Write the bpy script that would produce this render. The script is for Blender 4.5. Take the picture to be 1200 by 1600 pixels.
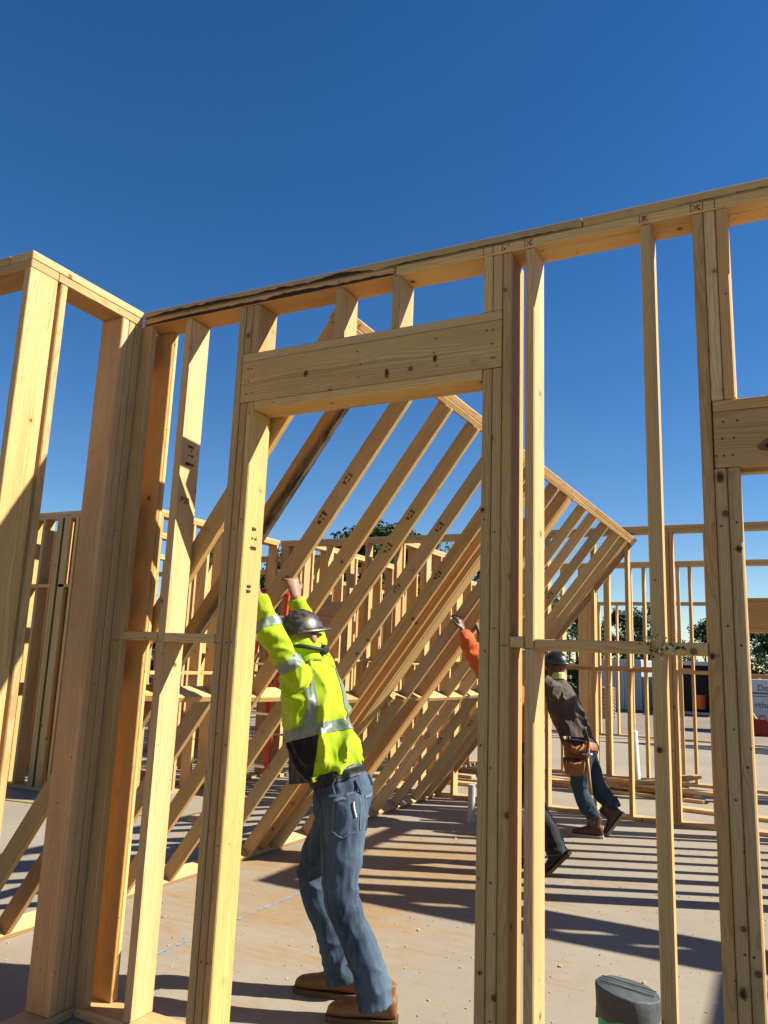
import bpy, bmesh, math, random
import numpy as np
from mathutils import Vector, Matrix, noise
random.seed(7)
R_ = math.radians
for o in list(bpy.data.objects): bpy.data.objects.remove(o)
sc = bpy.context.scene
COL = sc.collection

# ------------------------------------------------------------------ camera
cam_d = bpy.data.cameras.new('camera'); cam = bpy.data.objects.new('camera', cam_d); COL.objects.link(cam)
sc.camera = cam
yaw, pit, rol = R_(26.9093), R_(10.7633), R_(2.1884)
vR = Vector((math.cos(yaw), math.sin(yaw), 0)); vF = Vector((-math.sin(yaw), math.cos(yaw), 0)); vU = Vector((0, 0, 1))
cF = vF*math.cos(pit)+vU*math.sin(pit); cU = -vF*math.sin(pit)+vU*math.cos(pit)
cR2 = vR*math.cos(rol)+cU*math.sin(rol); cU2 = -vR*math.sin(rol)+cU*math.cos(rol)
m = Matrix((cR2, cU2, -cF)).transposed().to_4x4(); m.translation = (1.1824, -2.6336, 1.5169)
cam.matrix_world = m
cam_d.sensor_fit = 'VERTICAL'; cam_d.sensor_height = 36.0; cam_d.lens = 36*1207.24/1600
cam_d.clip_start = .05; cam_d.clip_end = 3000
sc.render.resolution_x = 768; sc.render.resolution_y = 1024

# ------------------------------------------------------------------ sky + sun
SUN = Vector((.9135, .4067, .745)).normalized()
elev = math.asin(SUN.z); az = math.atan2(SUN.x, SUN.y)
w = bpy.data.worlds.new('World'); sc.world = w; w.use_nodes = True
nt = w.node_tree; nt.nodes.clear()
sky = nt.nodes.new('ShaderNodeTexSky'); sky.sky_type = 'NISHITA'; sky.sun_disc = False
sky.sun_elevation = elev; sky.sun_rotation = az; sky.altitude = 400; sky.air_density = 1.0; sky.dust_density = 0.0; sky.ozone_density = 2.5
bg = nt.nodes.new('ShaderNodeBackground'); bg.inputs['Strength'].default_value = .055
out = nt.nodes.new('ShaderNodeOutputWorld')
hs = nt.nodes.new('ShaderNodeHueSaturation'); hs.inputs['Saturation'].default_value = 1.32; hs.inputs['Hue'].default_value = .507
nt.links.new(sky.outputs[0], hs.inputs['Color']); nt.links.new(hs.outputs[0], bg.inputs[0]); nt.links.new(bg.outputs[0], out.inputs[0])
sd = bpy.data.lights.new('sun', 'SUN'); sd.energy = 5.0; sd.angle = R_(.53); sd.color = (1, .93, .82)
so = bpy.data.objects.new('sun', sd); COL.objects.link(so)
so.rotation_euler = (-SUN).to_track_quat('-Z', 'Y').to_euler(); so.location = (20, 10, 20)
vs = sc.view_settings; vs.view_transform = 'Standard'; vs.look = 'None'; vs.exposure = 1.25; vs.gamma = 1; vs.use_curve_mapping = False

# ------------------------------------------------------------------ material helpers
class N:
    def __init__(s, name, rough=.7):
        s.m = bpy.data.materials.new(name); s.m.use_nodes = True; s.t = s.m.node_tree
        s.b = s.t.nodes['Principled BSDF']; s.b.inputs['Roughness'].default_value = rough
        s.b.inputs['Specular IOR Level'].default_value = .3
    def n(s, typ, **kw):
        x = s.t.nodes.new(typ)
        for k, v in kw.items(): setattr(x, k, v)
        return x
    def l(s, a, b): s.t.links.new(a, b)
    def setin(s, node, i, v):
        if isinstance(v, bpy.types.NodeSocket): s.l(v, node.inputs[i])
        else: node.inputs[i].default_value = v
    def math(s, op, a, b=0., c=None, clamp=False):
        x = s.n('ShaderNodeMath', operation=op, use_clamp=clamp); s.setin(x, 0, a); s.setin(x, 1, b)
        if c is not None: s.setin(x, 2, c)
        return x.outputs[0]
    def vmath(s, op, a, b=(0, 0, 0)):
        x = s.n('ShaderNodeVectorMath', operation=op); s.setin(x, 0, a); s.setin(x, 1, b); return x.outputs[0]
    def mix(s, f, a, b, mode='MIX'):
        x = s.n('ShaderNodeMix', data_type='RGBA', blend_type=mode)
        s.setin(x, 0, f)
        for i, v in ((6, a), (7, b)):
            if not isinstance(v, bpy.types.NodeSocket) and len(v) == 3: v = (*v, 1)
            s.setin(x, i, v)
        return x.outputs[2]
    def map(s, v, scale=(1, 1, 1), rot=(0, 0, 0), loc=(0, 0, 0)):
        x = s.n('ShaderNodeMapping'); s.l(v, x.inputs[0]); x.inputs['Scale'].default_value = scale
        x.inputs['Rotation'].default_value = rot; x.inputs['Location'].default_value = loc; return x.outputs[0]
    def noise(s, v, scale=5, detail=4, rough=.5, dist=0):
        x = s.n('ShaderNodeTexNoise'); s.l(v, x.inputs['Vector']); x.inputs['Scale'].default_value = scale
        x.inputs['Detail'].default_value = detail; x.inputs['Roughness'].default_value = rough; x.inputs['Distortion'].default_value = dist
        return x.outputs[0]
    def ramp(s, f, lo, hi, a=0., b=1.):
        x = s.n('ShaderNodeMapRange'); s.l(f, x.inputs[0]); x.inputs[1].default_value = lo; x.inputs[2].default_value = hi
        x.inputs[3].default_value = a; x.inputs[4].default_value = b; return x.outputs[0]
    def obj(s): return s.n('ShaderNodeTexCoord').outputs['Object']
    def bump(s, h, strength=.3, dist=.01):
        x = s.n('ShaderNodeBump'); x.inputs['Strength'].default_value = strength; x.inputs['Distance'].default_value = dist
        s.l(h, x.inputs['Height']); s.l(x.outputs[0], s.b.inputs['Normal'])
    def col(s, c): s.setin(s.b, 'Base Color', (*c, 1) if not isinstance(c, bpy.types.NodeSocket) else c)
MAT = {}
def plain(name, c, rough=.6, metal=0, vary=.12, scale=12, bump=0., spec=.3, tint=True):
    M = N(name, rough); v = M.obj(); f = M.noise(v, scale, 5, .6)
    lo = tuple(x*(1-vary*1.6) for x in c); hi = tuple(min(1, x*(1+vary)) for x in c)
    M.col(M.mix(f, lo, hi)); M.b.inputs['Metallic'].default_value = metal; M.b.inputs['Specular IOR Level'].default_value = spec
    if bump: M.bump(f, bump, .01)
    MAT[name] = M.m; return M

def wood_mat(name, pale, tan, ring_c, knots=True):
    M = N(name, .62); v0 = M.obj(); oi = M.n('ShaderNodeObjectInfo'); r = oi.outputs['Random']
    off = M.n('ShaderNodeCombineXYZ')
    for i, k in enumerate((17.3, 9.1, 31.7)): M.l(M.math('MULTIPLY', r, k), off.inputs[i])
    v = M.vmath('ADD', v0, off.outputs[0])
    # growth rings about a pith running nearly along the board
    warp = M.noise(M.map(v, (.9, 5, 5)), 1.6, 3, .5)
    sx = M.n('ShaderNodeSeparateXYZ'); M.l(v0, sx.inputs[0])
    r2 = M.math('FRACT', M.math('MULTIPLY', r, 13.37)); r3 = M.math('FRACT', M.math('MULTIPLY', r, 71.7))
    py = M.math('MULTIPLY_ADD', r2, .16, -.08); pz = M.math('MULTIPLY_ADD', r3, .10, .01)
    wy = M.math('ADD', M.math('ADD', sx.outputs[1], py), M.math('MULTIPLY_ADD', warp, .09, -.045))
    wz = M.math('ADD', M.math('ADD', sx.outputs[2], pz), M.math('MULTIPLY', sx.outputs[0], M.math('MULTIPLY_ADD', r2, .016, -.008)))
    rr = M.math('SQRT', M.math('ADD', M.math('MULTIPLY', wy, wy), M.math('MULTIPLY', wz, wz)))
    ring = M.math('FRACT', M.math('MULTIPLY', rr, 140))
    ringm = M.ramp(ring, .45, 1.0)
    fine = M.noise(M.map(v, (3, 90, 90)), 5, 3, .6)
    broad = M.noise(M.map(v, (.7, 6, 6)), 2.2, 4, .6)
    c = M.mix(M.ramp(broad, .3, .75), pale, tan)
    c = M.mix(M.math('MULTIPLY', ringm, .55), c, ring_c)
    c = M.mix(M.math('MULTIPLY', M.ramp(fine, .45, .8), .35), c, tuple(x*.62 for x in ring_c))
    if knots:
        vo = M.n('ShaderNodeTexVoronoi'); vo.inputs['Scale'].default_value = 7.5; M.l(v, vo.inputs['Vector'])
        pick = M.math('GREATER_THAN', M.n_sep(vo.outputs['Color']), .54)
        k1 = M.math('MULTIPLY', pick, M.ramp(vo.outputs['Distance'], .22, .07, 0, 1))
        k2 = M.math('MULTIPLY', pick, M.ramp(vo.outputs['Distance'], .10, .07, 0, 1))
        c = M.mix(M.math('MULTIPLY', k1, .5, clamp=True), c, (.36, .19, .07)); c = M.mix(M.math('MULTIPLY', k2, .85, clamp=True), c, (.09, .04, .018))
        # small nail and bark specks
        vo2 = M.n('ShaderNodeTexVoronoi'); vo2.inputs['Scale'].default_value = 26; M.l(v, vo2.inputs['Vector'])
        sp = M.math('MULTIPLY', M.math('GREATER_THAN', M.n_sep(vo2.outputs['Color']), .87), M.ramp(vo2.outputs['Distance'], .13, .08, 0, 1), clamp=True)
        c = M.mix(M.math('MULTIPLY', sp, .8), c, (.05, .028, .015))
    dirt = M.noise(M.map(v, (2.2, 9, 9)), 2.5, 6, .65)
    c = M.mix(M.math('MULTIPLY', M.ramp(dirt, .56, .8), .38), c, (.24, .16, .09))
    c = M.mix(1., c, oi.outputs['Color'], 'MULTIPLY')
    M.col(c)
    h = M.math('ADD', M.math('MULTIPLY', fine, .7), M.math('MULTIPLY', ringm, .3)); M.bump(h, .22, .004)
    M.l(M.ramp(fine, .2, .8, .5, .75), M.b.inputs['Roughness'])
    MAT[name] = M.m
def n_sep(s, c):
    x = s.n('ShaderNodeSeparateColor'); s.l(c, x.inputs[0]); return x.outputs[0]
N.n_sep = n_sep
wood_mat('lumber', (.62, .420, .185), (.50, .312, .118), (.33, .175, .054))
# board half covered in bark and mould along one edge
def bark_mat():
    M = N('barky_lumber', .8); v = M.obj(); sx = M.n('ShaderNodeSeparateXYZ'); M.l(v, sx.inputs[0])
    n1 = M.noise(M.map(v, (3, 14, 14)), 2.5, 6, .7); n2 = M.noise(M.map(v, (.8, 2, 2)), 2, 2)
    edge = M.math('ADD', M.math('MULTIPLY', sx.outputs[1], -16), M.math('MULTIPLY_ADD', n2, 1.6, -.75))
    c = M.mix(M.ramp(n1, .3, .7), (.35, .21, .085), (.27, .15, .055))
    dark = M.mix(M.ramp(n1, .42, .62), (.02, .013, .008), (.15, .10, .06))
    c = M.mix(M.math('MULTIPLY', M.ramp(M.math('ADD', edge, M.math('MULTIPLY', n1, .8)), .35, .85), M.ramp(M.math('ADD', sx.outputs[0], M.math('MULTIPLY', n2, .6)), .1, .7)), c, dark)
    M.col(c); M.bump(n1, .5, .01); MAT['barky_lumber'] = M.m
bark_mat()

def concrete_mat():
    M = N('concrete', .85); g = M.n('ShaderNodeNewGeometry').outputs['Position']
    a = M.noise(g, .7, 6, .6); b = M.noise(g, 9, 6, .65); c3 = M.noise(g, 70, 3, .6)
    c = M.mix(M.ramp(a, .3, .7), (0.233, 0.200, 0.149), (0.289, 0.252, 0.191))
    c = M.mix(M.math('MULTIPLY', M.ramp(b, .4, .75), .35), c, (0.200, 0.166, 0.120))
    # sawdust and mud tracked over the slab, thickest in the middle of the room
    sx = M.n('ShaderNodeSeparateXYZ'); M.l(g, sx.inputs[0])
    dx = M.math('DIVIDE', M.math('ADD', sx.outputs[0], 1.5), 1.7); dy = M.math('DIVIDE', M.math('ADD', sx.outputs[1], -2.7), 2.3)
    d = M.math('SQRT', M.math('ADD', M.math('MULTIPLY', dx, dx), M.math('MULTIPLY', dy, dy)))
    region = M.ramp(d, .25, 1.6, .30, -.14)
    sd_ = M.noise(M.map(g, (1, 1.6, 1), (0, 0, .5)), 1.7, 8, .68)
    streak = M.noise(M.map(g, (2.2, 14, 1), (0, 0, .42)), 1.5, 5, .65)
    m1 = M.ramp(M.math('ADD', M.math('ADD', sd_, region), M.math('MULTIPLY_ADD', streak, .75, -.375)), .58, .84)
    dustc = M.mix(M.ramp(b, .3, .7), (0.248, 0.137, 0.045), (0.298, 0.195, 0.086))
    c = M.mix(M.math('MULTIPLY', m1, .85), c, dustc)
    # pale scuffs, dark crumbs, foot-scuffed grey
    sc_ = M.noise(M.map(g, (5, 18, 1), (0, 0, .9)), 2, 4, .7)
    c = M.mix(M.math('MULTIPLY', M.ramp(sc_, .62, .75), .4), c, (0.308, 0.267, 0.200))
    vo = M.n('ShaderNodeTexVoronoi'); vo.inputs['Scale'].default_value = 14; M.l(g, vo.inputs['Vector'])
    cr = M.math('MULTIPLY', M.math('GREATER_THAN', M.n_sep(vo.outputs['Color']), .8), M.ramp(vo.outputs['Distance'], .1, .06, 0, 1), clamp=True)
    c = M.mix(M.math('MULTIPLY', cr, .55), c, (0.084, 0.052, 0.027))
    vo2 = M.n('ShaderNodeTexVoronoi'); vo2.inputs['Scale'].default_value = 22; M.l(g, vo2.inputs['Vector'])
    cr2 = M.math('MULTIPLY', M.math('GREATER_THAN', M.n_sep(vo2.outputs['Color']), .84), M.ramp(vo2.outputs['Distance'], .12, .08, 0, 1), clamp=True)
    c = M.mix(M.math('MULTIPLY', cr2, .6), c, (0.372, 0.294, 0.179))
    M.col(c); M.bump(M.math('ADD', M.math('MULTIPLY', b, .6), M.math('MULTIPLY', c3, .4)), .3, .006); MAT['concrete'] = M.m
concrete_mat()
def ground_mat():
    M = N('gravel_ground', .95); g = M.n('ShaderNodeNewGeometry').outputs['Position']
    a = M.noise(g, .25, 6, .6); b = M.noise(g, 3, 6, .7)
    c = M.mix(M.ramp(a, .35, .7), (.17, .145, .11), (.24, .205, .155)); c = M.mix(M.math('MULTIPLY', M.ramp(b, .4, .7), .4), c, (.22, .18, .13))
    M.col(c); M.bump(b, .6, .05); MAT['gravel_ground'] = M.m
ground_mat()

# ------------------------------------------------------------------ object helpers
def tag(o, label=None, cat=None, group=None, kind=None):
    if label: o['label'] = label
    if cat: o['category'] = cat
    if group: o['group'] = group
    if kind: o['kind'] = kind
    return o
def empty(name, loc=(0, 0, 0)):
    o = bpy.data.objects.new(name, None); o.location = loc; o.empty_display_size = .2; COL.objects.link(o); return o
def link(name, me, mat=None, parent=None, smooth=False):
    o = bpy.data.objects.new(name, me); COL.objects.link(o)
    if mat is not None and len(me.materials) == 0: me.materials.append(MAT[mat] if isinstance(mat, str) else mat)
    if smooth:
        me.polygons.foreach_set('use_smooth', [True]*len(me.polygons))
    if parent is not None:
        o.parent = parent
        q = parent; off = Vector((0, 0, 0))
        while q is not None: off += q.location; q = q.parent
        o['_off'] = 0; del o['_off']
        o.location = -off          # geometry below is written in world coordinates
    return o
BOX = {}
def chamfer_box(L, W, T, ch, mat):
    key = (round(L, 3), round(W, 4), round(T, 4), ch, mat)
    if key in BOX: return BOX[key]
    vs_, fs = [], []; h = (L/2, W/2, T/2)
    idx = {}
    for sx in (-1, 1):
        for sy in (-1, 1):
            for sz in (-1, 1):
                for a in range(3):
                    p = [sx*h[0], sy*h[1], sz*h[2]]
                    for k, s in enumerate((sx, sy, sz)):
                        if k != a: p[k] -= s*ch
                    idx[(sx, sy, sz, a)] = len(vs_); vs_.append(p)
    S = (-1, 1)
    for a in range(3):
        b, c = (a+1) % 3, (a+2) % 3
        for s in S:
            q = []
            for (u, v) in ((-1, -1), (1, -1), (1, 1), (-1, 1)):
                k = [0, 0, 0]; k[a] = s; k[b] = u; k[c] = v; q.append(idx[(*k, a)])
            fs.append(q if s > 0 else q[::-1])
    for a in range(3):            # edges parallel to axis a
        b, c = (a+1) % 3, (a+2) % 3
        for u in S:
            for v in S:
                k0 = [0, 0, 0]; k0[a] = -1; k0[b] = u; k0[c] = v; k1 = list(k0); k1[a] = 1
                q = [idx[(*k0, b)], idx[(*k1, b)], idx[(*k1, c)], idx[(*k0, c)]]
                fs.append(q if u*v < 0 else q[::-1])
    for sx in S:
        for sy in S:
            for sz in S:
                q = [idx[(sx, sy, sz, a)] for a in range(3)]
                fs.append(q if sx*sy*sz > 0 else q[::-1])
    me = bpy.data.meshes.new('board'); me.from_pydata(vs_, [], fs); me.update()
    bm = bmesh.new(); bm.from_mesh(me); bmesh.ops.recalc_face_normals(bm, faces=bm.faces); bm.to_mesh(me); bm.free()
    me.materials.append(MAT[mat]); BOX[key] = me; return me
def tint(kind=None):
    k = random.random()
    v = random.uniform(.80, 1.10)
    c = (v, v*random.uniform(.935, 1.01), v*random.uniform(.80, 1.10))
    if k > .84: c = (v*.92, v*.82, v*.68)
    elif k < .12: c = (v*.88, v*.89, v*.96)
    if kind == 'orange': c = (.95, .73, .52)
    if kind == 'grey': c = (.78, .78, .8)
    if kind == 'pink': c = (1.0, .84, .74)
    if kind == 'header': c = (.92, .86, .74)
    if kind == 'dark': c = (.78, .68, .6)
    return (*c, 1)
def board_m(parent, name, cen, ax, dims, mat='lumber', col=None, ch=.003):
    """ax: 3 unit vectors (length, width, thickness); dims the full sizes along them"""
    me = chamfer_box(*dims, min(ch, min(dims)*.2), mat)
    o = bpy.data.objects.new(name, me); COL.objects.link(o)
    M4 = Matrix(ax).transposed().to_4x4(); M4.translation = Vector(cen)-(parent.location if parent else Vector((0, 0, 0)))
    if parent: o.parent = parent
    o.matrix_local = M4
    o.color = tint(col); return o
def board(parent, name, x0, x1, y0, y1, z0, z1, mat='lumber', col=None, ch=.003):
    d = [x1-x0, y1-y0, z1-z0]; order = sorted(range(3), key=lambda i: -d[i])
    e = [Vector((1, 0, 0)), Vector((0, 1, 0)), Vector((0, 0, 1))]
    ax = [e[i] for i in order]
    if ax[0].cross(ax[1]).dot(ax[2]) < 0: ax[2] = -ax[2]
    if random.random() < .5: ax = [-ax[0], -ax[1], ax[2]]
    return board_m(parent, name, ((x0+x1)/2, (y0+y1)/2, (z0+z1)/2), ax, [d[i] for i in order], mat, col, ch)
def mesh_from_bm(bm, name='mesh'):
    me = bpy.data.meshes.new(name); bmesh.ops.recalc_face_normals(bm, faces=bm.faces); bm.to_mesh(me); bm.free(); return me
def bm_box(bm, x0, x1, y0, y1, z0, z1, bev=0):
    r = bmesh.ops.create_cube(bm, size=1); vv = r['verts']
    for v in vv: v.co = Vector(((x0+x1)/2+v.co.x*(x1-x0), (y0+y1)/2+v.co.y*(y1-y0), (z0+z1)/2+v.co.z*(z1-z0)))
    if bev:
        es = list({e for v in vv for e in v.link_edges}); bmesh.ops.bevel(bm, geom=es, offset=bev, segments=2, affect='EDGES')
T = .038; D = .14

# ------------------------------------------------------------------ ground
bm = bmesh.new(); bm_box(bm, -600, 600, -300, 900, -1.2, -.66)
tag(link('ground', mesh_from_bm(bm), 'gravel_ground'), kind='structure')
bm = bmesh.new(); bm_box(bm, -14, 9.5, -7, 16.5, -1.0, 0)
tag(link('concrete_slab', mesh_from_bm(bm), 'concrete'), kind='structure')

# ------------------------------------------------------------------ front wall with the doorway (front face y=0)
H = 3.1493
XC = -1.521
s2, k_, r1, r2, r3, r4 = -1.2526, -.9336, .3155, .4043, .8231, .995
zt = H-2*T
A = empty('timber_frame', (0, 0, 0)); tag(A, 'nearest bare stud wall with the tall open doorway and header, running across the picture', 'wall frame', 'bare stud walls on the slab')
G_WALL = 'bare stud walls on the slab'
def stud(p, x0, z0=T, z1=zt, col=None, y0=0, y1=D, w=T, name='stud'): return board(p, name, x0+.001, x0+w-.001, y0+random.uniform(0, .004), y1, z0+.0005, z1-.0005, col=col, ch=.0045)
# plates
board(A, 'bottom_plate', XC+.002, k_+.114, 0, D, 0, T); board(A, 'bottom_plate', r1-.076, 4.54, 0, D, 0, T)
board(A, 'lower_top_plate', XC+.002, -.145, 0.001, D, zt, zt+T, col='pink'); board(A, 'lower_top_plate', -.142, 2.2, 0, D, zt, zt+T); board(A, 'lower_top_plate', 2.203, 4.6, 0, D, zt, zt+T)
board(A, 'upper_top_plate', XC+.002, .62, -.002, D-.002, zt+T+.0015, H, col='grey'); board(A, 'upper_top_plate', .623, 4.6, .001, D, zt+T+.0015, H)
# corner nailers
board(A, 'stud', XC+.0015, XC+.06, 0.001, T, T, zt, col='grey'); board(A, 'stud', XC-.08, XC+.1035, D-T, D-.022, T, zt, col='orange'); board(A, 'stud', XC-.08, XC+.105, D-.0215, D, T, zt); board(A, 'stud', XC-D, XC+.0005, .0015, T, T, zt)  # back nailer split in two; orange front half paints in warm bounce light
stud(A, s2)
stud(A, k_, col='grey'); 
for i, c in ((1, None), (2, 'dark')):
    pass
ZC, HB = 2.8389, .1898; zbeam = ZC-T-HB; zhb = zbeam-T
stud(A, k_+T, T, zbeam, name='jack_stud', col='dark'); stud(A, k_+2*T, T, zbeam, name='jack_stud')
stud(A, k_+T, ZC, zt, name='cripple_stud'); stud(A, k_+2*T, ZC, zt, name='cripple_stud')
stud(A, r1, y1=.165); stud(A, r1-T, T, zbeam, name='jack_stud'); stud(A, r1-2*T, T, zbeam, name='jack_stud')
stud(A, r1-T, ZC, zt, name='cripple_stud'); stud(A, r1-2*T, ZC, zt, name='cripple_stud')
stud(A, -.4292, ZC, zt, name='cripple_stud'); stud(A, -.1574, ZC, zt, name='cripple_stud')
board(A, 'header_cap', k_+T+.001, r1-.001, 0, D, ZC-T, ZC-.0005)
board(A, 'header_beam', k_+T+.001, r1-.001, 0, T, zbeam, ZC-T-.001, col='header'); board(A, 'header_beam', k_+T+.001, r1-.001, D-T, D, zbeam, ZC-T-.001)
board(A, 'header_plate', k_+3*T+.001, r1-2*T-.001, 0.0, D, zhb, zbeam-.001)
stud(A, r2); stud(A, r3); stud(A, r4, col='dark')
ZC2 = 2.389; zb2 = 2.163
stud(A, r4+T, T, zb2, name='jack_stud', col='grey'); stud(A, r4+2*T, T, zb2, name='jack_stud')
stud(A, r4+T, ZC2, zt, name='cripple_stud'); stud(A, r4+2*T, ZC2, zt, name='cripple_stud', col='pink')
board(A, 'header_cap', r4+T+.004, 2.5, 0, D, ZC2-T, ZC2-.0005); board(A, 'header_beam', r4+T+.004, 2.5, 0, T, zb2, ZC2-T-.001, col='dark'); board(A, 'header_beam', r4+T+.004, 2.5, D-T, D, zb2, ZC2-T-.001)
for xx in (1.5, 1.95, 2.35): stud(A, xx, ZC2, zt, name='cripple_stud')
stud(A, 2.424, T, zb2, name='jack_stud'); stud(A, 2.462, T, zb2, name='jack_stud'); stud(A, 2.5)
for xx in (2.91, 3.31, 3.72, 4.13, 4.5): stud(A, xx)
# blocking
def blk(p, x0, x1, z1, y0=0, y1=D): board(p, 'blocking', x0+.001, x1-.001, y0, y1, z1-T, z1)
blk(A, XC+.06, s2, 1.5963, .001); blk(A, s2+T, k_, 1.594, .001); blk(A, r1+T, r2, 1.612, .001); blk(A, r2+T, r3, 1.604, -.001); blk(A, r3+T, r4, 1.603, .001)

def bark_edge(parent, x0, x1, z, up, seed, wmin=.004, wmax=.02, y=-.003):
    bm = bmesh.new(); prev = None; n = int((x1-x0)/.012)
    for i in range(n+1):
        x = x0+(x1-x0)*i/n; wv = wmin+(wmax-wmin)*max(0, .5+noise.noise(Vector((x*4, seed, 0)))*.9+noise.noise(Vector((x*22, seed, 3)))*.35)*min(1, (x-x0)*6+.1, (x1-x)*6+.1)
        jag = noise.noise(Vector((x*45, seed, 7)))*.003
        cur = [bm.verts.new((x, y, z+jag*.3)), bm.verts.new((x, y-.002-jag, z+up*wv*.5)), bm.verts.new((x, y, z+up*(wv+jag)))]
        if prev:
            for q in range(2): bm.faces.new((prev[q], prev[q+1], cur[q+1], cur[q]))
        prev = cur
    return link('bark_edge', mesh_from_bm(bm), 'bark_dark', parent)
plain('bark_dark', (.05, .028, .016), .95, vary=.6, scale=60, bump=.6)
bark_edge(A, XC+.02, -.15, zt+.001, 1, 1, .006, .026); bark_edge(A, XC+.02, -.25, zt+T+.002, 1, 5, .004, .026); bark_edge(A, -.2, .6, zt+T+.002, 1, 8, .001, .010); bark_edge(A, .95, 2.0, zt+T+.002, 1, 9, .001, .007)
# ------------------------------------------------------------------ short return wall + wall going off to the left
B = empty('timber_frame', (XC, -.3, 0)); tag(B, 'short lit return stud wall joining the near left corner', 'wall frame', G_WALL)
def studB(y0, z0=T, z1=zt, w=T, col=None, name='stud'): return board(B, name, XC-D, XC-random.uniform(0, .003), y0+.001, y0+w-.001, z0+.0005, z1-.0005, col=col, ch=.0045)
board(B, 'bottom_plate', XC-D, XC, -.509, -.001, 0, T); board(B, 'lower_top_plate', XC-D, XC, -.508, -.001, zt, zt+T); board(B, 'upper_top_plate', XC-D, XC+.001, -.65, -.001, zt+T+.001, H)
studB(-.492+.0); studB(-.131, w=.0435); studB(-.087, w=.043); studB(-.0435, w=.043, col='grey')
LB = empty('timber_frame', (XC-1, -.6, 0)); tag(LB, 'stud wall leaving the frame at the left edge with a wide lit end stud', 'wall frame', G_WALL)
board(LB, 'bottom_plate', -4.2, XC, -.65, -.51, 0, T); board(LB, 'lower_top_plate', -4.2, XC, -.65, -.51, zt, zt+T, col='dark'); board(LB, 'upper_top_plate', -1.84, XC-D-.001, -.652, -.511, zt+T+.001, H, col='dark'); board(LB, 'upper_top_plate', -4.2, -1.843, -.65, -.511, zt+T+.001, H)
for xx in (XC-T, -1.97, -2.38, -2.78, -3.19, -3.6, -4.0): board(LB, 'stud', xx+.0005, xx+T-.0005, -.65, -.51, T, zt)

# ------------------------------------------------------------------ the wall being raised (tilted, slightly twisted)
TW = empty('timber_frame', (-2.45, 3.0, 0)); tag(TW, 'long stud wall leaning over at an angle while the workers push it upright', 'wall frame', 'bare stud walls on the slab')
def tw(y, v, wv=0):
    t = y/6; x0 = -2.51+.143*t; ph = R_(35.294+2.704*t) 
    if y < .4: ph -= R_(1.0)*(.4-y)/.25
    d = Vector((math.sin(ph), 0, math.cos(ph))); n = Vector((-math.cos(ph), 0, math.sin(ph)))
    return Vector((x0, y, 0))+d*v+n*wv, d, n
EY = Vector((0, 1, 0))
D4 = .092
def twstud(y, v0=T, v1=3.592, w0=0, w1=D4, wy=T, name='stud', mat='lumber', col=None):
    c, d, n = tw(y, (v0+v1)/2, (w0+w1)/2); c = c+EY*(wy/2)
    if w1-w0 >= wy: return board_m(TW, name, c, [d, n, d.cross(n)], [v1-v0-.001, w1-w0, wy-.001], mat, col)
    return board_m(TW, name, c, [d, EY, d.cross(EY)], [v1-v0-.001, wy-.001, w1-w0], mat, col)
def twplate(y0, y1, v0, v1, w0=0, w1=D4, name='top_plate', col=None):
    a, da, na = tw(y0, (v0+v1)/2, (w0+w1)/2); b, db, nb = tw(y1, (v0+v1)/2, (w0+w1)/2)
    L = (b-a); ln = L.length; L = L.normalized(); n = (na+nb); n = (n-L*n.dot(L)).normalized()
    return board_m(TW, name, (a+b)/2, [L, n, L.cross(n)], [ln, w1-w0, v1-v0], 'lumber', col)
tys = [(.16, None, 'lumber'), (.410, None, 'barky_lumber'), (.828, None, 'lumber'), (1.222, None, 'lumber'), (1.618, None, 'lumber'), (2.040, 'grey', 'lumber'), (2.462, None, 'lumber'), (2.622, 'orange', 'lumber'),
       (2.745, None, 'lumber'), (3.257, None, 'lumber'), (3.53, 'orange', 'lumber'), (4.085, None, 'lumber'), (4.45, None, 'lumber'), (4.89, 'grey', 'lumber'), (5.38, None, 'lumber'), (5.68, None, 'lumber'), (5.74, None, 'lumber'), (5.985, 'dark', 'lumber')]
for y, c, mt in tys: twstud(y, mat=mt, col=c)
twstud(2.785, w0=0, w1=T, wy=D); twstud(3.57, w0=0, w1=T, wy=.125)
twplate(.15, 2.9, 0, T, name='bottom_plate'); twplate(2.903, 6.03, 0, T, name='bottom_plate')
twplate(.15, 3.64, 3.593, 3.629, name='lower_top_plate'); twplate(3.643, 6.03, 3.593, 3.629, name='lower_top_plate')
twplate(.15, 4.3, 3.631, 3.669, name='upper_top_plate'); twplate(4.303, 6.04, 3.631, 3.669, name='upper_top_plate')
ys = [t[0] for t in tys]
for a, b in zip(ys[:-1], ys[1:]):
    if b-a > .2:
        aa = a+T
        if abs(a-2.745) < .01: aa = 2.925
        if abs(a-3.53) < .01: aa = 3.695
        vv = 1.60-.09*min(1, a/2.5)+random.uniform(-.008, .008); twplate(aa+.002, b-.002, vv-T, vv, name='blocking')

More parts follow.
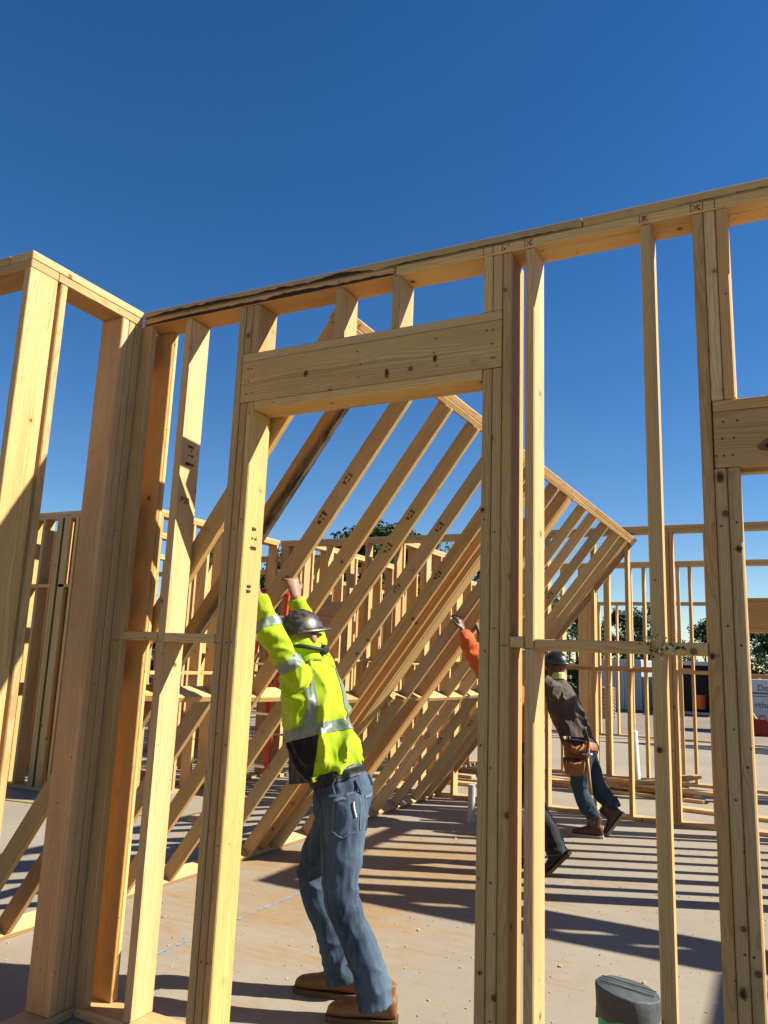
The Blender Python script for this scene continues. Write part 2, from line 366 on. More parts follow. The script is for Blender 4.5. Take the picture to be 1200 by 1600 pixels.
# ------------------------------------------------------------------ stud walls further back
HB_ = 3.03
def back_wall(label, axis, f, a, b, studs, H=HB_, head=(), blocks=(), plate_gaps=(), d=D, flat=(), side=1):
    """axis 'x': wall runs along x with its face at y=f; axis 'y': along y with its face at x=f (body toward -x)"""
    W = empty('timber_frame', ((a+b)/2, f, 0) if axis == 'x' else (f, (a+b)/2, 0)); tag(W, label, 'wall frame', G_WALL)
    def bd(name, u0, u1, z0, z1, t0=0., t1=d, col=None):
        if axis == 'x': return board(W, name, u0, u1, f+t0, f+t1, z0, z1, col=col)
        return board(W, name, f-t1, f-t0, u0, u1, z0, z1, col=col)
    ztp = H-2*T
    segs = []; cur = a
    for g0, g1 in sorted(plate_gaps): segs.append((cur, g0)); cur = g1
    segs.append((cur, b))
    for q0, q1 in segs: bd('bottom_plate', q0, q1, 0, T)
    cut = a+(b-a)*random.uniform(.4, .6)
    for i, zz in enumerate((ztp, ztp+T+.001)):
        c = cut+(.7 if i else 0)
        if b-a > 3: bd('top_plate', a, c, zz, zz+T); bd('top_plate', c+.003, b, zz, zz+T)
        else: bd('top_plate', a, b, zz, zz+T)
    allu = []
    for s in studs:
        hit = None
        for (h0, h1, zc, zb) in head:
            if h0 < s+T/2 < h1: hit = (zc, zb)
        allu.append(s)
        if hit: bd('cripple_stud', s, s+T, hit[0], ztp)
        else: bd('stud', s, s+T, T, ztp)
    for (h0, h1, zc, zb) in head:
        bd('header_cap', h0, h1, zc-T, zc-.001); bd('header_beam', h0, h1, zb+T, zc-T-.001, 0, T); bd('header_plate', h0+T, h1-T, zb, zb+T-.001)
        bd('jack_stud', h0, h0+T-.001, T, zb); bd('jack_stud', h1-T+.001, h1, T, zb)
        bd('stud', h0-T, h0-.001, T, ztp); bd('stud', h1+.001, h1+T, T, ztp)
    for (u0, u1) in flat: bd('stud', u0, u1, T, ztp, 0, T)
    allu.sort()
    for z in blocks:
        for u, v in zip(allu[:-1], allu[1:]):
            if .1 < v-u < .7 and not any(h0-.05 < (u+v)/2 < h1+.05 and zb < 2.6 for (h0, h1, zc, zb) in head): bd('blocking', u+T+.001, v-.001, z-T, z)
    return W
def rng(a, b, s=.4064): 
    L = []; 
    while a < b: L.append(round(a, 4)); a += s
    return L
# wall closing the room (y=5.95)
WB1 = back_wall('stud wall closing the far side of the room behind the bent-over worker', 'x', 5.95, -4.72, 1.64,
          [-4.70, -4.66, -4.35, -4.0, -3.42, -3.0, -2.6, -2.2, -1.79, -1.38, -1.11, -.60, -.237, .18, .222, .56, 1.6],
          head=[(-4.58, -3.68, 2.215, 1.86), (.60, 1.5, 2.257, 1.914)], blocks=(1.52,), plate_gaps=[(-4.5, -3.75)])
board(WB1, 'sill', .602, 1.498, 5.951, 6.089, 1.47, 1.508)
# left side of that room (x=-4.72)
back_wall('stud wall running away down the left side of the room, behind the lit corner', 'y', -4.72, 3.59, 5.94,
          [3.60, 3.66, 4.10, 4.20, 4.47, 4.74, 5.14, 5.5, 5.88], blocks=(1.30,))
back_wall('stud wall crossing at far left, its double top plate seen between the corner posts', 'x', 3.45, -10.2, -4.725,
          [-10.2, -9.8, -9.4, -9.0, -8.6, -8.2, -7.8, -7.4, -7.0, -6.75, -6.5, -6.31, -6.07, -6.03, -5.99, -5.78, -5.70, -5.45, -5.3, -4.9, -4.77], blocks=(2.206,), flat=[(-5.99, -5.86)])
back_wall('stud wall running away at far left beyond the first crossing wall', 'y', -7.55, 3.7, 8.8, rng(3.7, 8.7), blocks=(1.45,))
back_wall('second stud wall parallel behind the room, beyond the lumber pile', 'x', 8.9, -10.2, 3.2,
          rng(-10.2, -1.6)+[-1.03, -.989, -.68, -.49, -.155, -.03, .13, 1.7, 2.1, 2.5, 3.1], blocks=(1.545,), flat=[(-1.40, -1.262), (-1.26, -1.122)])
back_wall('stud wall running away behind the second wall on the left', 'y', -3.9, 9.05, 15.9, rng(9.1, 15.8), blocks=(1.5,))
back_wall('stud wall running away behind the second wall in the middle', 'y', -6.6, 9.05, 15.9, rng(9.1, 15.8), blocks=(1.5,))
back_wall('farthest stud wall along the edge of the slab', 'x', 16.0, -13.5, 6.0, [q for q in rng(-13.5, 5.9) if not -1.9 < q < 1.6]+[-.5, 1.6], blocks=(1.5,), head=[(-10.5, -9.2, 2.4, 2.1), (-5.4, -4.2, 2.4, 2.1)])
back_wall('stud wall crossing at far left behind the first crossing wall', 'x', 4.5, -9.8, -6.05, rng(-9.8, -6.1, .27), blocks=(1.4,))
back_wall('stud wall running away left of the side wall, seen between the corner posts', 'y', -5.9, 3.6, 5.94, [3.6, 3.66, 4.0, 4.4, 4.44, 4.85, 5.25, 5.66, 5.9], blocks=(1.45,))
back_wall('stud wall behind the far side of the room, running away in the middle', 'y', -2.95, 6.1, 8.88, rng(6.12, 8.8), blocks=(1.5,))
back_wall('stud wall behind the far side of the room, running away at left', 'y', -4.3, 6.1, 8.88, rng(6.12, 8.8), blocks=(1.5,))
back_wall('short stud wall parallel between the two back walls', 'x', 7.3, -7.4, -4.45, rng(-7.4, -4.5, .3), blocks=(1.5,))
back_wall('short stud wall crossing beyond the second back wall', 'x', 11.6, -8.4, -3.6, rng(-8.4, -3.7), blocks=(1.5,))
# walls just outside the frame on the right, which throw the striped shadows
back_wall('stud wall beyond the right edge, running away from the picture', 'y', 1.78, 3.70, 5.94, [3.70, 3.745, 3.98, 4.27, 4.32, 4.6, 4.9, 5.2, 5.5, 5.88])
back_wall('stud wall beyond the right edge, crossing toward the right', 'x', 3.69, 1.79, 4.54, [1.80, 2.3, 2.75, 3.2, 3.65, 4.05, 4.5], head=[(1.86, 4.36, 2.5, 2.33)], plate_gaps=[(1.9, 4.3)])
back_wall('stud wall beyond the right edge, joining the nearest wall', 'y', 4.68, .16, 3.685, rng(.16, 3.6), blocks=(1.55,))

# ------------------------------------------------------------------ more materials
def fabric(name, c, c2=None, scale=220, rough=.85, vary=.15, bump=.15, cloth=6):
    M = N(name, rough); v = M.obj(); f = M.noise(v, cloth, 4, .6); g = M.noise(v, scale, 2, .5)
    a = tuple(x*(1-vary) for x in c); b = c2 or tuple(min(1, x*(1+vary)) for x in c)
    M.col(M.mix(M.ramp(f, .3, .7), a, b)); M.bump(g, bump, .002); M.b.inputs['Sheen Weight'].default_value = .15
    MAT[name] = M.m; return M
fabric('hi_vis', (.29, .425, .0025), (.33, .47, .003), vary=.06)
fabric('black_cloth', (.004, .004, .005)); fabric('orange_cloth', (.45, .075, .008)); fabric('brown_shirt', (.05, .036, .026), (.08, .06, .045)); fabric('dark_pants', (.006, .007, .010)); fabric('green_cloth', (.40, .45, .16))
def denim(name, c, c2):
    M = N(name, .9); v = M.obj(); f = M.noise(M.map(v, (1.2, 1.2, .5)), 3.2, 3, .5); g = M.noise(v, 320, 2, .5); f2 = M.noise(M.map(v, (26, 26, 3)), 3, 5, .65)
    cc = M.mix(M.ramp(f, .34, .66), c, c2); cc = M.mix(M.math('MULTIPLY', M.ramp(f2, .45, .75), .35), cc, tuple(x*1.5 for x in c2)); cc = M.mix(M.math('MULTIPLY', g, .4), cc, tuple(x*.6 for x in c))
    M.col(cc); M.bump(M.math('ADD', g, f2), .2, .003); MAT[name] = M.m
denim('denim', (.012, .023, .044), (.085, .132, .185)); denim('dark_denim', (.008, .016, .03), (.035, .06, .09))
def reflective():
    M = N('reflective_tape', .4); v = M.obj(); wv = M.n('ShaderNodeTexWave'); wv.inputs['Scale'].default_value = 55; wv.bands_direction = 'DIAGONAL'; M.l(v, wv.inputs['Vector'])
    M.col(M.mix(M.ramp(wv.outputs['Fac'], .35, .6, 0, .55), (.20, .25, .20), (.09, .14, .08))); M.b.inputs['Metallic'].default_value = .25; MAT['reflective_tape'] = M.m
reflective()
plain('skin', (.28, .14, .085), .5, vary=.15, scale=30); plain('dark_skin', (.11, .052, .034), .5, vary=.15, scale=30)
plain('boot_leather', (.19, .085, .028), .6, vary=.3, scale=14, bump=.1); plain('dark_leather', (.07, .032, .018), .6, vary=.3, scale=14); plain('sole', (.11, .065, .03), .8, vary=.3); plain('pale_sole', (.30, .27, .22), .8, vary=.3)
plain('belt_leather', (.008, .008, .008), .5, vary=.2); plain('pouch_leather', (.25, .10, .035), .55, vary=.35, scale=18, bump=.15)
plain('hat_black', (.012, .012, .014), .28, vary=.3, spec=.6); plain('black_rubber', (.015, .015, .016), .6); plain('steel', (.45, .45, .47), .35, 1); plain('handle_wood', (.40, .23, .09), .5)
M = N('camo_hat', .42); f = M.noise(M.obj(), 22, 3, .6); M.col(M.mix(M.ramp(f, .48, .54), (.012, .011, .01), (.06, .048, .028))); M.b.inputs['Specular IOR Level'].default_value = .6; MAT['camo_hat'] = M.m
M = N('brim_under', .6); M.col(M.mix(M.noise(M.obj(), 20), (.10, .13, .03), (.16, .20, .05))); MAT['brim_under'] = M.m  # greenish reflected light painted into the colour under the brim
plain('hair', (.012, .009, .007), .6)
plain('ladder_orange', (.58, .07, .02), .45, vary=.15); plain('aluminium', (.62, .63, .65), .35, .9, vary=.1); plain('white_pvc', (.72, .72, .68), .5, vary=.1); plain('grey_pipe', (.40, .39, .36), .7, vary=.15)
plain("grey_tape", (.07, .08, .082), .62, vary=.45, scale=16, bump=.5); plain('green_pipe', (.04, .33, .09), .45, vary=.12); plain('yellow_plastic', (.62, .45, .04), .5); plain('red_plastic', (.22, .015, .01), .45); plain('orange_plastic', (.85, .17, .03), .45)
plain('container_white', (.45, .46, .46), .5, vary=.1, scale=3); plain('container_shade', (.02, .02, .022), .9); plain('sign_white', (.5, .52, .54), .5, vary=.06); plain('sign_ink', (.04, .07, .09), .6); plain('sign_green', (.03, .17, .09), .5); plain('tyre', (.015, .015, .015), .8); plain('pallet_wood', (.45, .31, .17), .8, vary=.3)
plain('bark', (.10, .07, .05), .9, vary=.3, scale=8)
M = N('foliage', .6); oi = M.n('ShaderNodeObjectInfo'); f = M.noise(M.obj(), 1.3, 4); M.col(M.mix(f, (.018, .04, .01), (.055, .10, .022))); MAT['foliage'] = M.m
plain('ink', (.035, .02, .02), .8); plain('pencil', (.09, .065, .05), .9)

# ------------------------------------------------------------------ people
DG = None
def tube(bm, pts, rad, ref=(0, 1, 0), seg=14, sub=5, cap=True):
    P = [Vector(p) for p in pts]; rad = [(r, r) if not isinstance(r, (tuple, list)) else r for r in rad]; n = len(P)
    C, RR = [], []
    for i in range(n-1):
        p0, p1, p2, p3 = P[max(i-1, 0)], P[i], P[i+1], P[min(i+2, n-1)]
        for j in range(sub):
            t = j/sub; t2, t3 = t*t, t*t*t
            C.append(.5*((2*p1)+(p2-p0)*t+(2*p0-5*p1+4*p2-p3)*t2+(3*p1-p0-3*p2+p3)*t3))
            s = t*t*(3-2*t); RR.append(tuple(rad[i][k]*(1-s)+rad[i+1][k]*s for k in (0, 1)))
    C.append(P[-1]); RR.append(rad[-1])
    ref = Vector(ref); rings = []
    for i, c in enumerate(C):
        tan = (C[min(i+1, len(C)-1)]-C[max(i-1, 0)]).normalized()
        s = (ref-tan*ref.dot(tan)).normalized(); u = tan.cross(s)
        rings.append([bm.verts.new(c+s*RR[i][0]*math.cos(a)+u*RR[i][1]*math.sin(a)) for a in [2*math.pi*q/seg for q in range(seg)]])
    for a, b in zip(rings[:-1], rings[1:]):
        for q in range(seg): bm.faces.new((a[q], a[(q+1) % seg], b[(q+1) % seg], b[q]))
    if cap:
        bm.faces.new(rings[0][::-1]); bm.faces.new(rings[-1])
def ellipsoid(bm, c, ax, r):
    res = bmesh.ops.create_icosphere(bm, subdivisions=3, radius=1)
    Mx = Matrix(ax).transposed()
    for v in res['verts']: v.co = Vector(c)+Mx @ Vector((v.co.x*r[0], v.co.y*r[1], v.co.z*r[2]))
def remesh(bm, vox, smooth=4, fac=.5):
    bmesh.ops.recalc_face_normals(bm, faces=bm.faces)
    me = bpy.data.meshes.new('tmp'); bm.to_mesh(me); bm.free()
    o = bpy.data.objects.new('tmp', me); COL.objects.link(o)
    md = o.modifiers.new('r', 'REMESH'); md.mode = 'VOXEL'; md.voxel_size = vox
    if smooth: s = o.modifiers.new('s', 'SMOOTH'); s.factor = fac; s.iterations = smooth
    dg = bpy.context.evaluated_depsgraph_get(); r = bpy.data.meshes.new_from_object(o.evaluated_get(dg))
    bpy.data.objects.remove(o); bpy.data.meshes.remove(me); return r
def wrinkle(me, fields, soft=False):
    """fields: (amp, e1, freq along e1, freq across, seed, weight function)"""
    n = len(me.vertices); co = np.empty(n*3); me.vertices.foreach_get('co', co); co = co.reshape(-1, 3)
    no = np.empty(n*3); me.vertices.foreach_get('normal', no); no = no.reshape(-1, 3); disp = np.zeros(n)
    for amp, e1, f1, f2, seed, wf in fields:
        e1 = Vector(e1).normalized(); e2 = e1.orthogonal().normalized(); e3 = e1.cross(e2)
        for i in range(n):
            p = Vector(co[i]); wgt = wf(p) if wf else 1.
            if wgt <= 0: continue
            q = Vector((p.dot(e1)*f1+seed, p.dot(e2)*f2, p.dot(e3)*f2)); q += Vector((noise.noise(p*6+Vector((seed, 0, 0)))*.5,)*3)
            v = (1-min(1., abs(noise.noise(q))*1.5))**1.35*1.5-.6 if soft else (1-min(1., abs(noise.noise(q))*1.9))**2*1.7-.45
            disp[i] += amp*wgt*v
    co += no*disp[:, None]; me.vertices.foreach_set('co', co.ravel()); me.update()
def cutpiece(me, planes, off=0., extra=None):
    """the part of me on the negative side of all planes (co, no), pushed outwards"""
    bm = bmesh.new(); bm.from_mesh(me)
    for co, no in planes:
        bmesh.ops.bisect_plane(bm, geom=list(bm.verts)+list(bm.edges)+list(bm.faces), plane_co=Vector(co), plane_no=Vector(no), clear_outer=True)
    if extra: bmesh.ops.delete(bm, geom=[f for f in bm.faces if not extra(f.calc_center_median())], context='FACES')
    bm.normal_update()
    for v in bm.verts: v.co += v.normal*off
    r = bpy.data.meshes.new('piece'); bm.to_mesh(r); bm.free(); return r
def boot(bm_up, bm_sole, heel, toe, hgt=.16, up=Vector((0, 0, 1)), wid=.05):
    heel, toe = Vector(heel), Vector(toe); f = (toe-heel); L = f.length; f.normalize(); s = up.cross(f).normalized(); u = f.cross(s)
    prof = [(0.0, .62, .085), (.06, .80, .095), (.2, .86, .105), (.38, .84, .10), (.52, .90, .078), (.66, 1.0, .060), (.8, .98, .052), (.92, .8, .044), (.985, .5, .030)]
    rings = []
    for t, wf, h in prof:
        c = heel+f*(t*L); ring = []
        for q in range(14):
            a = 2*math.pi*q/14; x = math.cos(a); z = math.sin(a)
            x = math.copysign(abs(x)**.75, x); z = math.copysign(abs(z)**.75, z)
            ring.append(bm_up.verts.new(c+s*(wid*wf*x)+u*(.02+h*.5+h*.5*z)))
        rings.append(ring)
    for a, b in zip(rings[:-1], rings[1:]):
        for q in range(14): bm_up.faces.new((a[q], a[(q+1) % 14], b[(q+1) % 14], b[q]))
    bm_up.faces.new(rings[0][::-1]); bm_up.faces.new(rings[-1])
    tube(bm_up, [heel+f*.075+u*.06, heel+f*.07+u*hgt], [(wid*.9, .062), (wid*.98, .066)], s)
    # sole outline
    top, bot = [], []
    out = [(t, wf) for t, wf, h in prof]
    pts = [(t*L+(.006 if t > .9 else (-.006 if t < .05 else 0)), (wf*wid+.004)) for t, wf in out]
    poly = [(a, b) for a, b in pts]+[(a, -b) for a, b in pts[::-1]]
    lo = [bm_sole.verts.new(heel+f*a+s*b) for a, b in poly]; hi = [bm_sole.verts.new(heel+f*a+s*b+u*.024) for a, b in poly]
    n = len(poly)
    for i in range(n): bm_sole.faces.new((lo[i], lo[(i+1) % n], hi[(i+1) % n], hi[i]))
    bm_sole.faces.new(lo[::-1]); bm_sole.faces.new(hi)
def hand(bm, wrist, palm_dir, nrm, size=1., curl=.6, thumb_side=1, spread=.16):
    """palm from the wrist along palm_dir; nrm is the palm's outward (gripping) normal; fingers curl toward nrm"""
    d = Vector(palm_dir).normalized(); n = Vector(nrm); n = (n-d*n.dot(d)).normalized(); s = d.cross(n)*thumb_side; wv = Vector(wrist)
    tube(bm, [wv-d*.02, wv+d*.03, wv+d*.075*size, wv+d*.098*size], [(.026, .02), (.034*size, .018), (.042*size, .016), (.038*size, .013)], s, 12, 3)
    lens = (.072, .08, .075, .06)
    for i in range(4):
        o = (i-1.5)*-.021*size; base = wv+d*(.09-.004*abs(i-1))*size+s*o; L = lens[i]*size; dirv = (d+s*(-(i-1.5)*spread)).normalized()
        pts = [base-d*.015]; p = base; ang = 0.; rr = [.0095]
        pts.append(p.copy()); rr.append(.0095)
        for sgm, cu in ((.45, curl*.6), (.32, curl*.9), (.23, curl*.6)):
            ang += cu; p = p+(dirv*math.cos(ang)+n*math.sin(ang))*L*sgm; pts.append(p.copy()); rr.append(.0085 if sgm > .3 else .007)
        tube(bm, pts, [r*size for r in rr], s, 8, 2)
    t0 = wv+d*.03*size+s*.028*size
    tube(bm, [t0-s*.012, t0+s*.012+d*.012+n*.004, t0+s*.030+d*.036+n*.014, t0+s*.034+d*.06+n*.026], [.013, .0125, .0105, .008], d, 8, 2)
def hard_hat(parent, c, up, fwd, mat, r=(.106, .124, .108), brim=.045, under='black_rubber', peak=False):
    up = Vector(up).normalized(); fwd = Vector(fwd); fwd = (fwd-up*fwd.dot(up)).normalized(); s = up.cross(fwd)
    bm = bmesh.new(); rings = []; n = 28
    for k in range(10):
        a = k/9*math.pi/2*.985; rr = math.cos(a)**.85; z = math.sin(a)
        ring = []
        for q in range(n):
            t = 2*math.pi*q/n; bumpf = 1+(.03*max(0, math.cos(2*t))**6)*z
            ring.append(bm.verts.new(Vector(c)+s*(r[0]*rr*math.sin(t))+fwd*(r[1]*rr*math.cos(t))+up*(r[2]*z*bumpf+.006*max(0, 1-abs(math.sin(t))*3)*z)))
        rings.append(ring)
    for a, b in zip(rings[:-1], rings[1:]):
        for q in range(n): bm.faces.new((a[q], a[(q+1) % n], b[(q+1) % n], b[q]))
    bm.faces.new(rings[-1])
    shell = link('hat_shell', mesh_from_bm(bm), mat, parent, True)
    bm = bmesh.new(); pr = []
    for (e, dz) in ((0, .006), (.5, .002), (1, -.010), (1.02, -.015), (.5, -.006), (-.03, -.002)):
        ring = []
        for q in range(n):
            t = 2*math.pi*q/n; w_ = brim*(1 if not peak else (.25+.75*max(0, math.cos(t))))*(1+.15*math.cos(t))
            ring.append(bm.verts.new(Vector(c)+s*((r[0]+w_*e)*math.sin(t))+fwd*((r[1]+w_*e)*math.cos(t))+up*dz))
        pr.append(ring)
    for a, b in zip(pr, pr[1:]+pr[:1]):
        for q in range(n): bm.faces.new((a[q], a[(q+1) % n], b[(q+1) % n], b[q]))
    me = mesh_from_bm(bm); me.materials.append(MAT[mat]); me.materials.append(MAT[under])
    for p in me.polygons:
        if p.normal.dot(up) < -.3: p.material_index = 1
    b_ = link('brim', me, mat, shell, True); b_.location = (0, 0, 0)
    return shell
def head_mesh(bm, c, up, fwd, neck):
    up = Vector(up).normalized(); fwd = Vector(fwd); fwd = (fwd-up*fwd.dot(up)).normalized(); s = up.cross(fwd); c = Vector(c)
    ellipsoid(bm, c+up*.02-fwd*.01, (s, fwd, up), (.074, .096, .098)); ellipsoid(bm, c-up*.05+fwd*.025, (s, fwd, up), (.058, .062, .062)); 
    tube(bm, [c-up*.02+fwd*.082, c-up*.035+fwd*.108, c-up*.045+fwd*.10], [.010, .016, .012], s, 8, 2)
    for k in (-1, 1):
        ellipsoid(bm, c+s*k*.076-up*.01-fwd*.01, (s, fwd, up), (.012, .022, .032)); ellipsoid(bm, c+s*k*.033+fwd*.086+up*.005, (s, fwd, up), (.014, .008, .009))
    tube(bm, [c-up*.078+fwd*.06-s*.022, c-up*.078+fwd*.082, c-up*.078+fwd*.06+s*.022], [.005, .008, .005], up, 8, 2)
    tube(bm, [Vector(neck)-Vector((0, 0, .03)), Vector(neck)+(c-Vector(neck))*.5-fwd*.01, c-up*.04-fwd*.01], [(.066, .062), (.056, .058), (.056, .06)], s, 12, 3)

def person(name, label, J, F, face, skin, shirt_mat, leg_mat, boot_mat, sole_mat, feet, hat, cuff=.075, sleeve=1., hemfwd=.0, hands=None, hem_drop=.02, cutp=None, wr=None, long_shirt=True, slim=1., slv=1., hatr=None, cuff_up=0., bh=.16, bw=.05):
    """J joints in world space; F torso facing; feet: (heel, toe) for L and R"""
    V = {k: Vector(v) for k, v in J.items()}; F = Vector(F).normalized(); Lf = Vector((0, 0, 1)).cross(F).normalized()
    base = (V['ankL']+V['ankR'])/2; root = empty(name, (base.x, base.y, 0)); tag(root, label, 'person')
    up = (V['head']-V['neck']).normalized()
    # ---- body, one continuous mesh
    bm = bmesh.new()
    tube(bm, [V['pelvis']-Vector((0, 0, .09)), V['pelvis'], V['waist'], V['chest'], V['upper'], V['neck']], [(.10, .075), (.115, .08), (.085, .055), (.11, .07), (.11, .06), (.052, .052)], Lf)
    for sd_ in 'LR':
        tube(bm, [V['hip'+sd_]+Vector((0, 0, .03)), V['hip'+sd_]-Vector((0, 0, .04)), V['knee'+sd_], V['ank'+sd_]], [.05, .07, .052, .04], F)
        tube(bm, [V['upper']*.6+V['sh'+sd_]*.4, V['sh'+sd_], V['el'+sd_], V['wr'+sd_]], [.04, .048, .04, .027], F)
        heel, toe = [Vector(q) for q in feet[sd_]]; tube(bm, [V['ank'+sd_]+Vector((0, 0, .03)), heel*.6+toe*.4+Vector((0, 0, .06)), toe*.85+heel*.15+Vector((0, 0, .05))], [.035, .036, .022], Lf)
        if hands and sd_ in hands: hand(bm, V['wr'+sd_], *hands[sd_])
    head_mesh(bm, V['head'], up, face, V['neck'])
    link('body', remesh(bm, .0062, 2, .4), skin, root, True)
    # ---- trousers
    bm = bmesh.new()
    tube(bm, [V['pelvis']-Vector((0, 0, .11))+F*.0, V['pelvis']-F*.012, V['waist']*.5+V['pelvis']*.5, V['waist']*1.2-V['pelvis']*.2], [(.125, .11), (.165*slim, .134*slim+.008), (.152*slim, .118*slim), (.14*slim, .105*slim)], Lf)
    for sd_ in 'LR':
        h, k, a = V['hip'+sd_], V['knee'+sd_], V['ank'+sd_]
        tube(bm, [h+Vector((0, 0, .07)), h-F*.012, h*.5+k*.5, k, k*.5+a*.5-F*.012, a*.86+k*.14+Vector((0, 0, cuff_up)), a+Vector((0, 0, cuff_up*1.2-.03))], [(.098, .098), (.104, .106), (.092, .094), (.073, .075), (.070, .072), (cuff*.93, cuff*.96), (cuff*.95, cuff*1.08)], F)
    tr = remesh(bm, .0065, 4)
    kn = [(V['kneeL'], V['ankL']), (V['kneeR'], V['ankR'])]
    def near(p, pts, r): return max(0, 1-min((p-q).length for q in pts)/r)
    wrinkle(tr, [(.010, (F.x, F.y, .35), 1.2, 10, 3, lambda p: .1+near(p, [V['kneeL'], V['kneeR']], .24)), (.012, (F.x, F.y, -.15), 1.0, 13, 9, lambda p: 1.15*near(p, [V['ankL'], V['ankR']], .27)), (.010, (F.x*.6-Lf.x*.5, F.y*.6-Lf.y*.5, -.7), 1.2, 9, 21, lambda p: near(p, [V['hipL'], V['hipR']], .27)), (.003, (0, 0, 1), 1.6, 16, 5, None)], True)
    if cutp: tr = cutpiece(tr, [(Vector(cutp[0])+Vector(cutp[1])*.02, cutp[1])])
    tro = link('trousers', tr, leg_mat, root, True)
    # ---- shirt
    bm = bmesh.new(); hem = V['waist']*.7+V['pelvis']*.3+F*hemfwd*.6-Vector((0, 0, hem_drop)); mid = V['waist']*.45+V['chest']*.55+F*hemfwd*.55
    tube(bm, [hem, V['waist']*.8+V['chest']*.2+F*hemfwd*.7, mid, V['chest'], V['upper'], V['neck']*.75+V['upper']*.25], [((.166+hemfwd*.12)*slim, (.135+hemfwd*.95)*slim), ((.166+hemfwd*.1)*slim, (.134+hemfwd*.75)*slim), (.174*slim, (.135+hemfwd*.3)*slim), (.186*slim, .138*slim), (.17*slim, .11), (.074, .072)], Lf)
    for sd_ in 'LR':
        s_, e_, w_ = V['sh'+sd_], V['el'+sd_], V['wr'+sd_]
        if sleeve >= 1: tube(bm, [V['upper']*.5+s_*.5-Vector((0, 0, .02)), s_, s_*.5+e_*.5, e_, e_*.5+w_*.5, w_*.93+e_*.07], [.085*slim, .08*slv, .072*slv, .064*slv, .055*slv, .044], F)
        else: tube(bm, [V['upper']*.5+s_*.5-Vector((0, 0, .02)), s_, s_*.5+e_*.5, s_*.3+e_*.7], [.085, .084, .078, .075], F)
    sh = remesh(bm, .008, 4)
    ctr = V['chest']
    wrinkle(sh, [(.020, (-F.x, -F.y, -.85), 1.6, 9, 4, lambda p: .4+near(p, [V['waist'], V['chest']*.4+V['waist']*.6], .34)), (.013, (Lf.x, Lf.y, .35), 2.5, 14, 14, lambda p: near(p, [V['shL'], V['shR'], V['elL'], V['elR']], .2)), (.002, (0, 0, 1), 8, 30, 6, None)])
    if cutp: sh = cutpiece(sh, [(Vector(cutp[0]), -Vector(cutp[1]))])
    sho = link('shirt', sh, shirt_mat, root, True)
    # ---- boots
    for sd_ in 'LR':
        b1, b2 = bmesh.new(), bmesh.new(); heel, toe = feet[sd_]; f = (Vector(toe)-Vector(heel)).normalized(); sv = Vector((0, 0, 1)).cross(f).normalized()
        boot(b1, b2, heel, toe, bh, f.cross(sv), bw); bt = link('boot', remesh(b1, .007, 3), boot_mat, root, True); so_ = link('sole', mesh_from_bm(b2), sole_mat, bt); so_.location = (0, 0, 0)
    if hat: hard_hat(root, V['head']+up*.035-Vector(face).normalized()*.005, hat[1], face, hat[0], under=hat[2], brim=hat[3], peak=len(hat) > 4, **({'r': hatr} if hatr else {}))
    return root, V, F, Lf, tro, sho, tr, sh
W1 = {'pelvis': (-.655, .660, .905), 'waist': (-.700, .660, 1.03), 'chest': (-.825, .665, 1.30), 'upper': (-.87, .665, 1.425), 'neck': (-.882, .66, 1.505), 'head': (-.905, .655, 1.603),
      'hipL': (-.615, .60, .83), 'kneeL': (-.575, .565, .475), 'ankL': (-.405, .61, .10), 'hipR': (-.70, .725, .82), 'kneeR': (-.835, .745, .487), 'ankR': (-.665, .775, .09),
      'shL': (-.862, .535, 1.425), 'elL': (-.932, .42, 1.60), 'wrL': (-1.035, .42, 1.80), 'shR': (-.905, .83, 1.45), 'elR': (-1.03, .93, 1.64), 'wrR': (-1.088, .838, 1.825)}
root, V, F, Lf, tro, sho, trm, shm = person('person', 'worker in a bright yellow hi-vis shirt and jeans pushing the leaning frame in the doorway', W1, (-.80, .40, 0), (.22, .96, .0), 'skin', 'hi_vis', 'denim', 'boot_leather', 'sole',
    {'L': ((-.335, .658, 0), (-.615, .545, 0)), 'R': ((-.585, .795, 0), (-.885, .715, 0))}, ('camo_hat', (-.16, -.10, 1), 'brim_under', .052, 1), hemfwd=.085, hem_drop=.16, slim=.88, slv=.80, hatr=(.100, .118, .102), cutp=((-.665, .66, .995), Vector((-.276, -.14, .95)).normalized()),
    hands={'R': ((-.25, -.05, .95), (-.6, .2, .4), 1.0, .9, -1), 'L': ((-.3, 0, .95), (-.6, -.1, .4), 1.0, .7, 1)})
# reflective tape, black front panel, belt
def piece(name, me, planes, off, mat, parent, extra=None):
    p = cutpiece(me, planes, off, extra); o = link(name, p, mat, parent, True); o.location = (0, 0, 0); return o
Z = Vector((0, 0, 1)); spine = (V['upper']-V['waist']).normalized()
def slab(c, d, h): d = Vector(d).normalized(); c = Vector(c); return [(c+d*h, d), (c-d*h, -d)]
cbelt = V['waist']*.38+V['chest']*.62-spine*.022
piece('reflective_tape', shm, slab(cbelt, spine+Z*.5, .027), .003, 'reflective_tape', sho, lambda q: (q-V['shL']).length > .16)
armL = (V['elL']-V['shL']).normalized(); foreL = (V['wrL']-V['elL']).normalized()
piece('reflective_tape', shm, slab(V['shL']+armL*.075, armL, .026), .003, 'reflective_tape', sho, lambda q: (q-(V['shL']+armL*.075)).length < .13 and (q-V['chest']).length > .16 and (q-V['head']).length > .16)
piece('reflective_tape', shm, slab(V['elL']+foreL*.06, foreL, .022), .003, 'reflective_tape', sho, lambda q: (q-(V['elL']+foreL*.06)).length < .1)
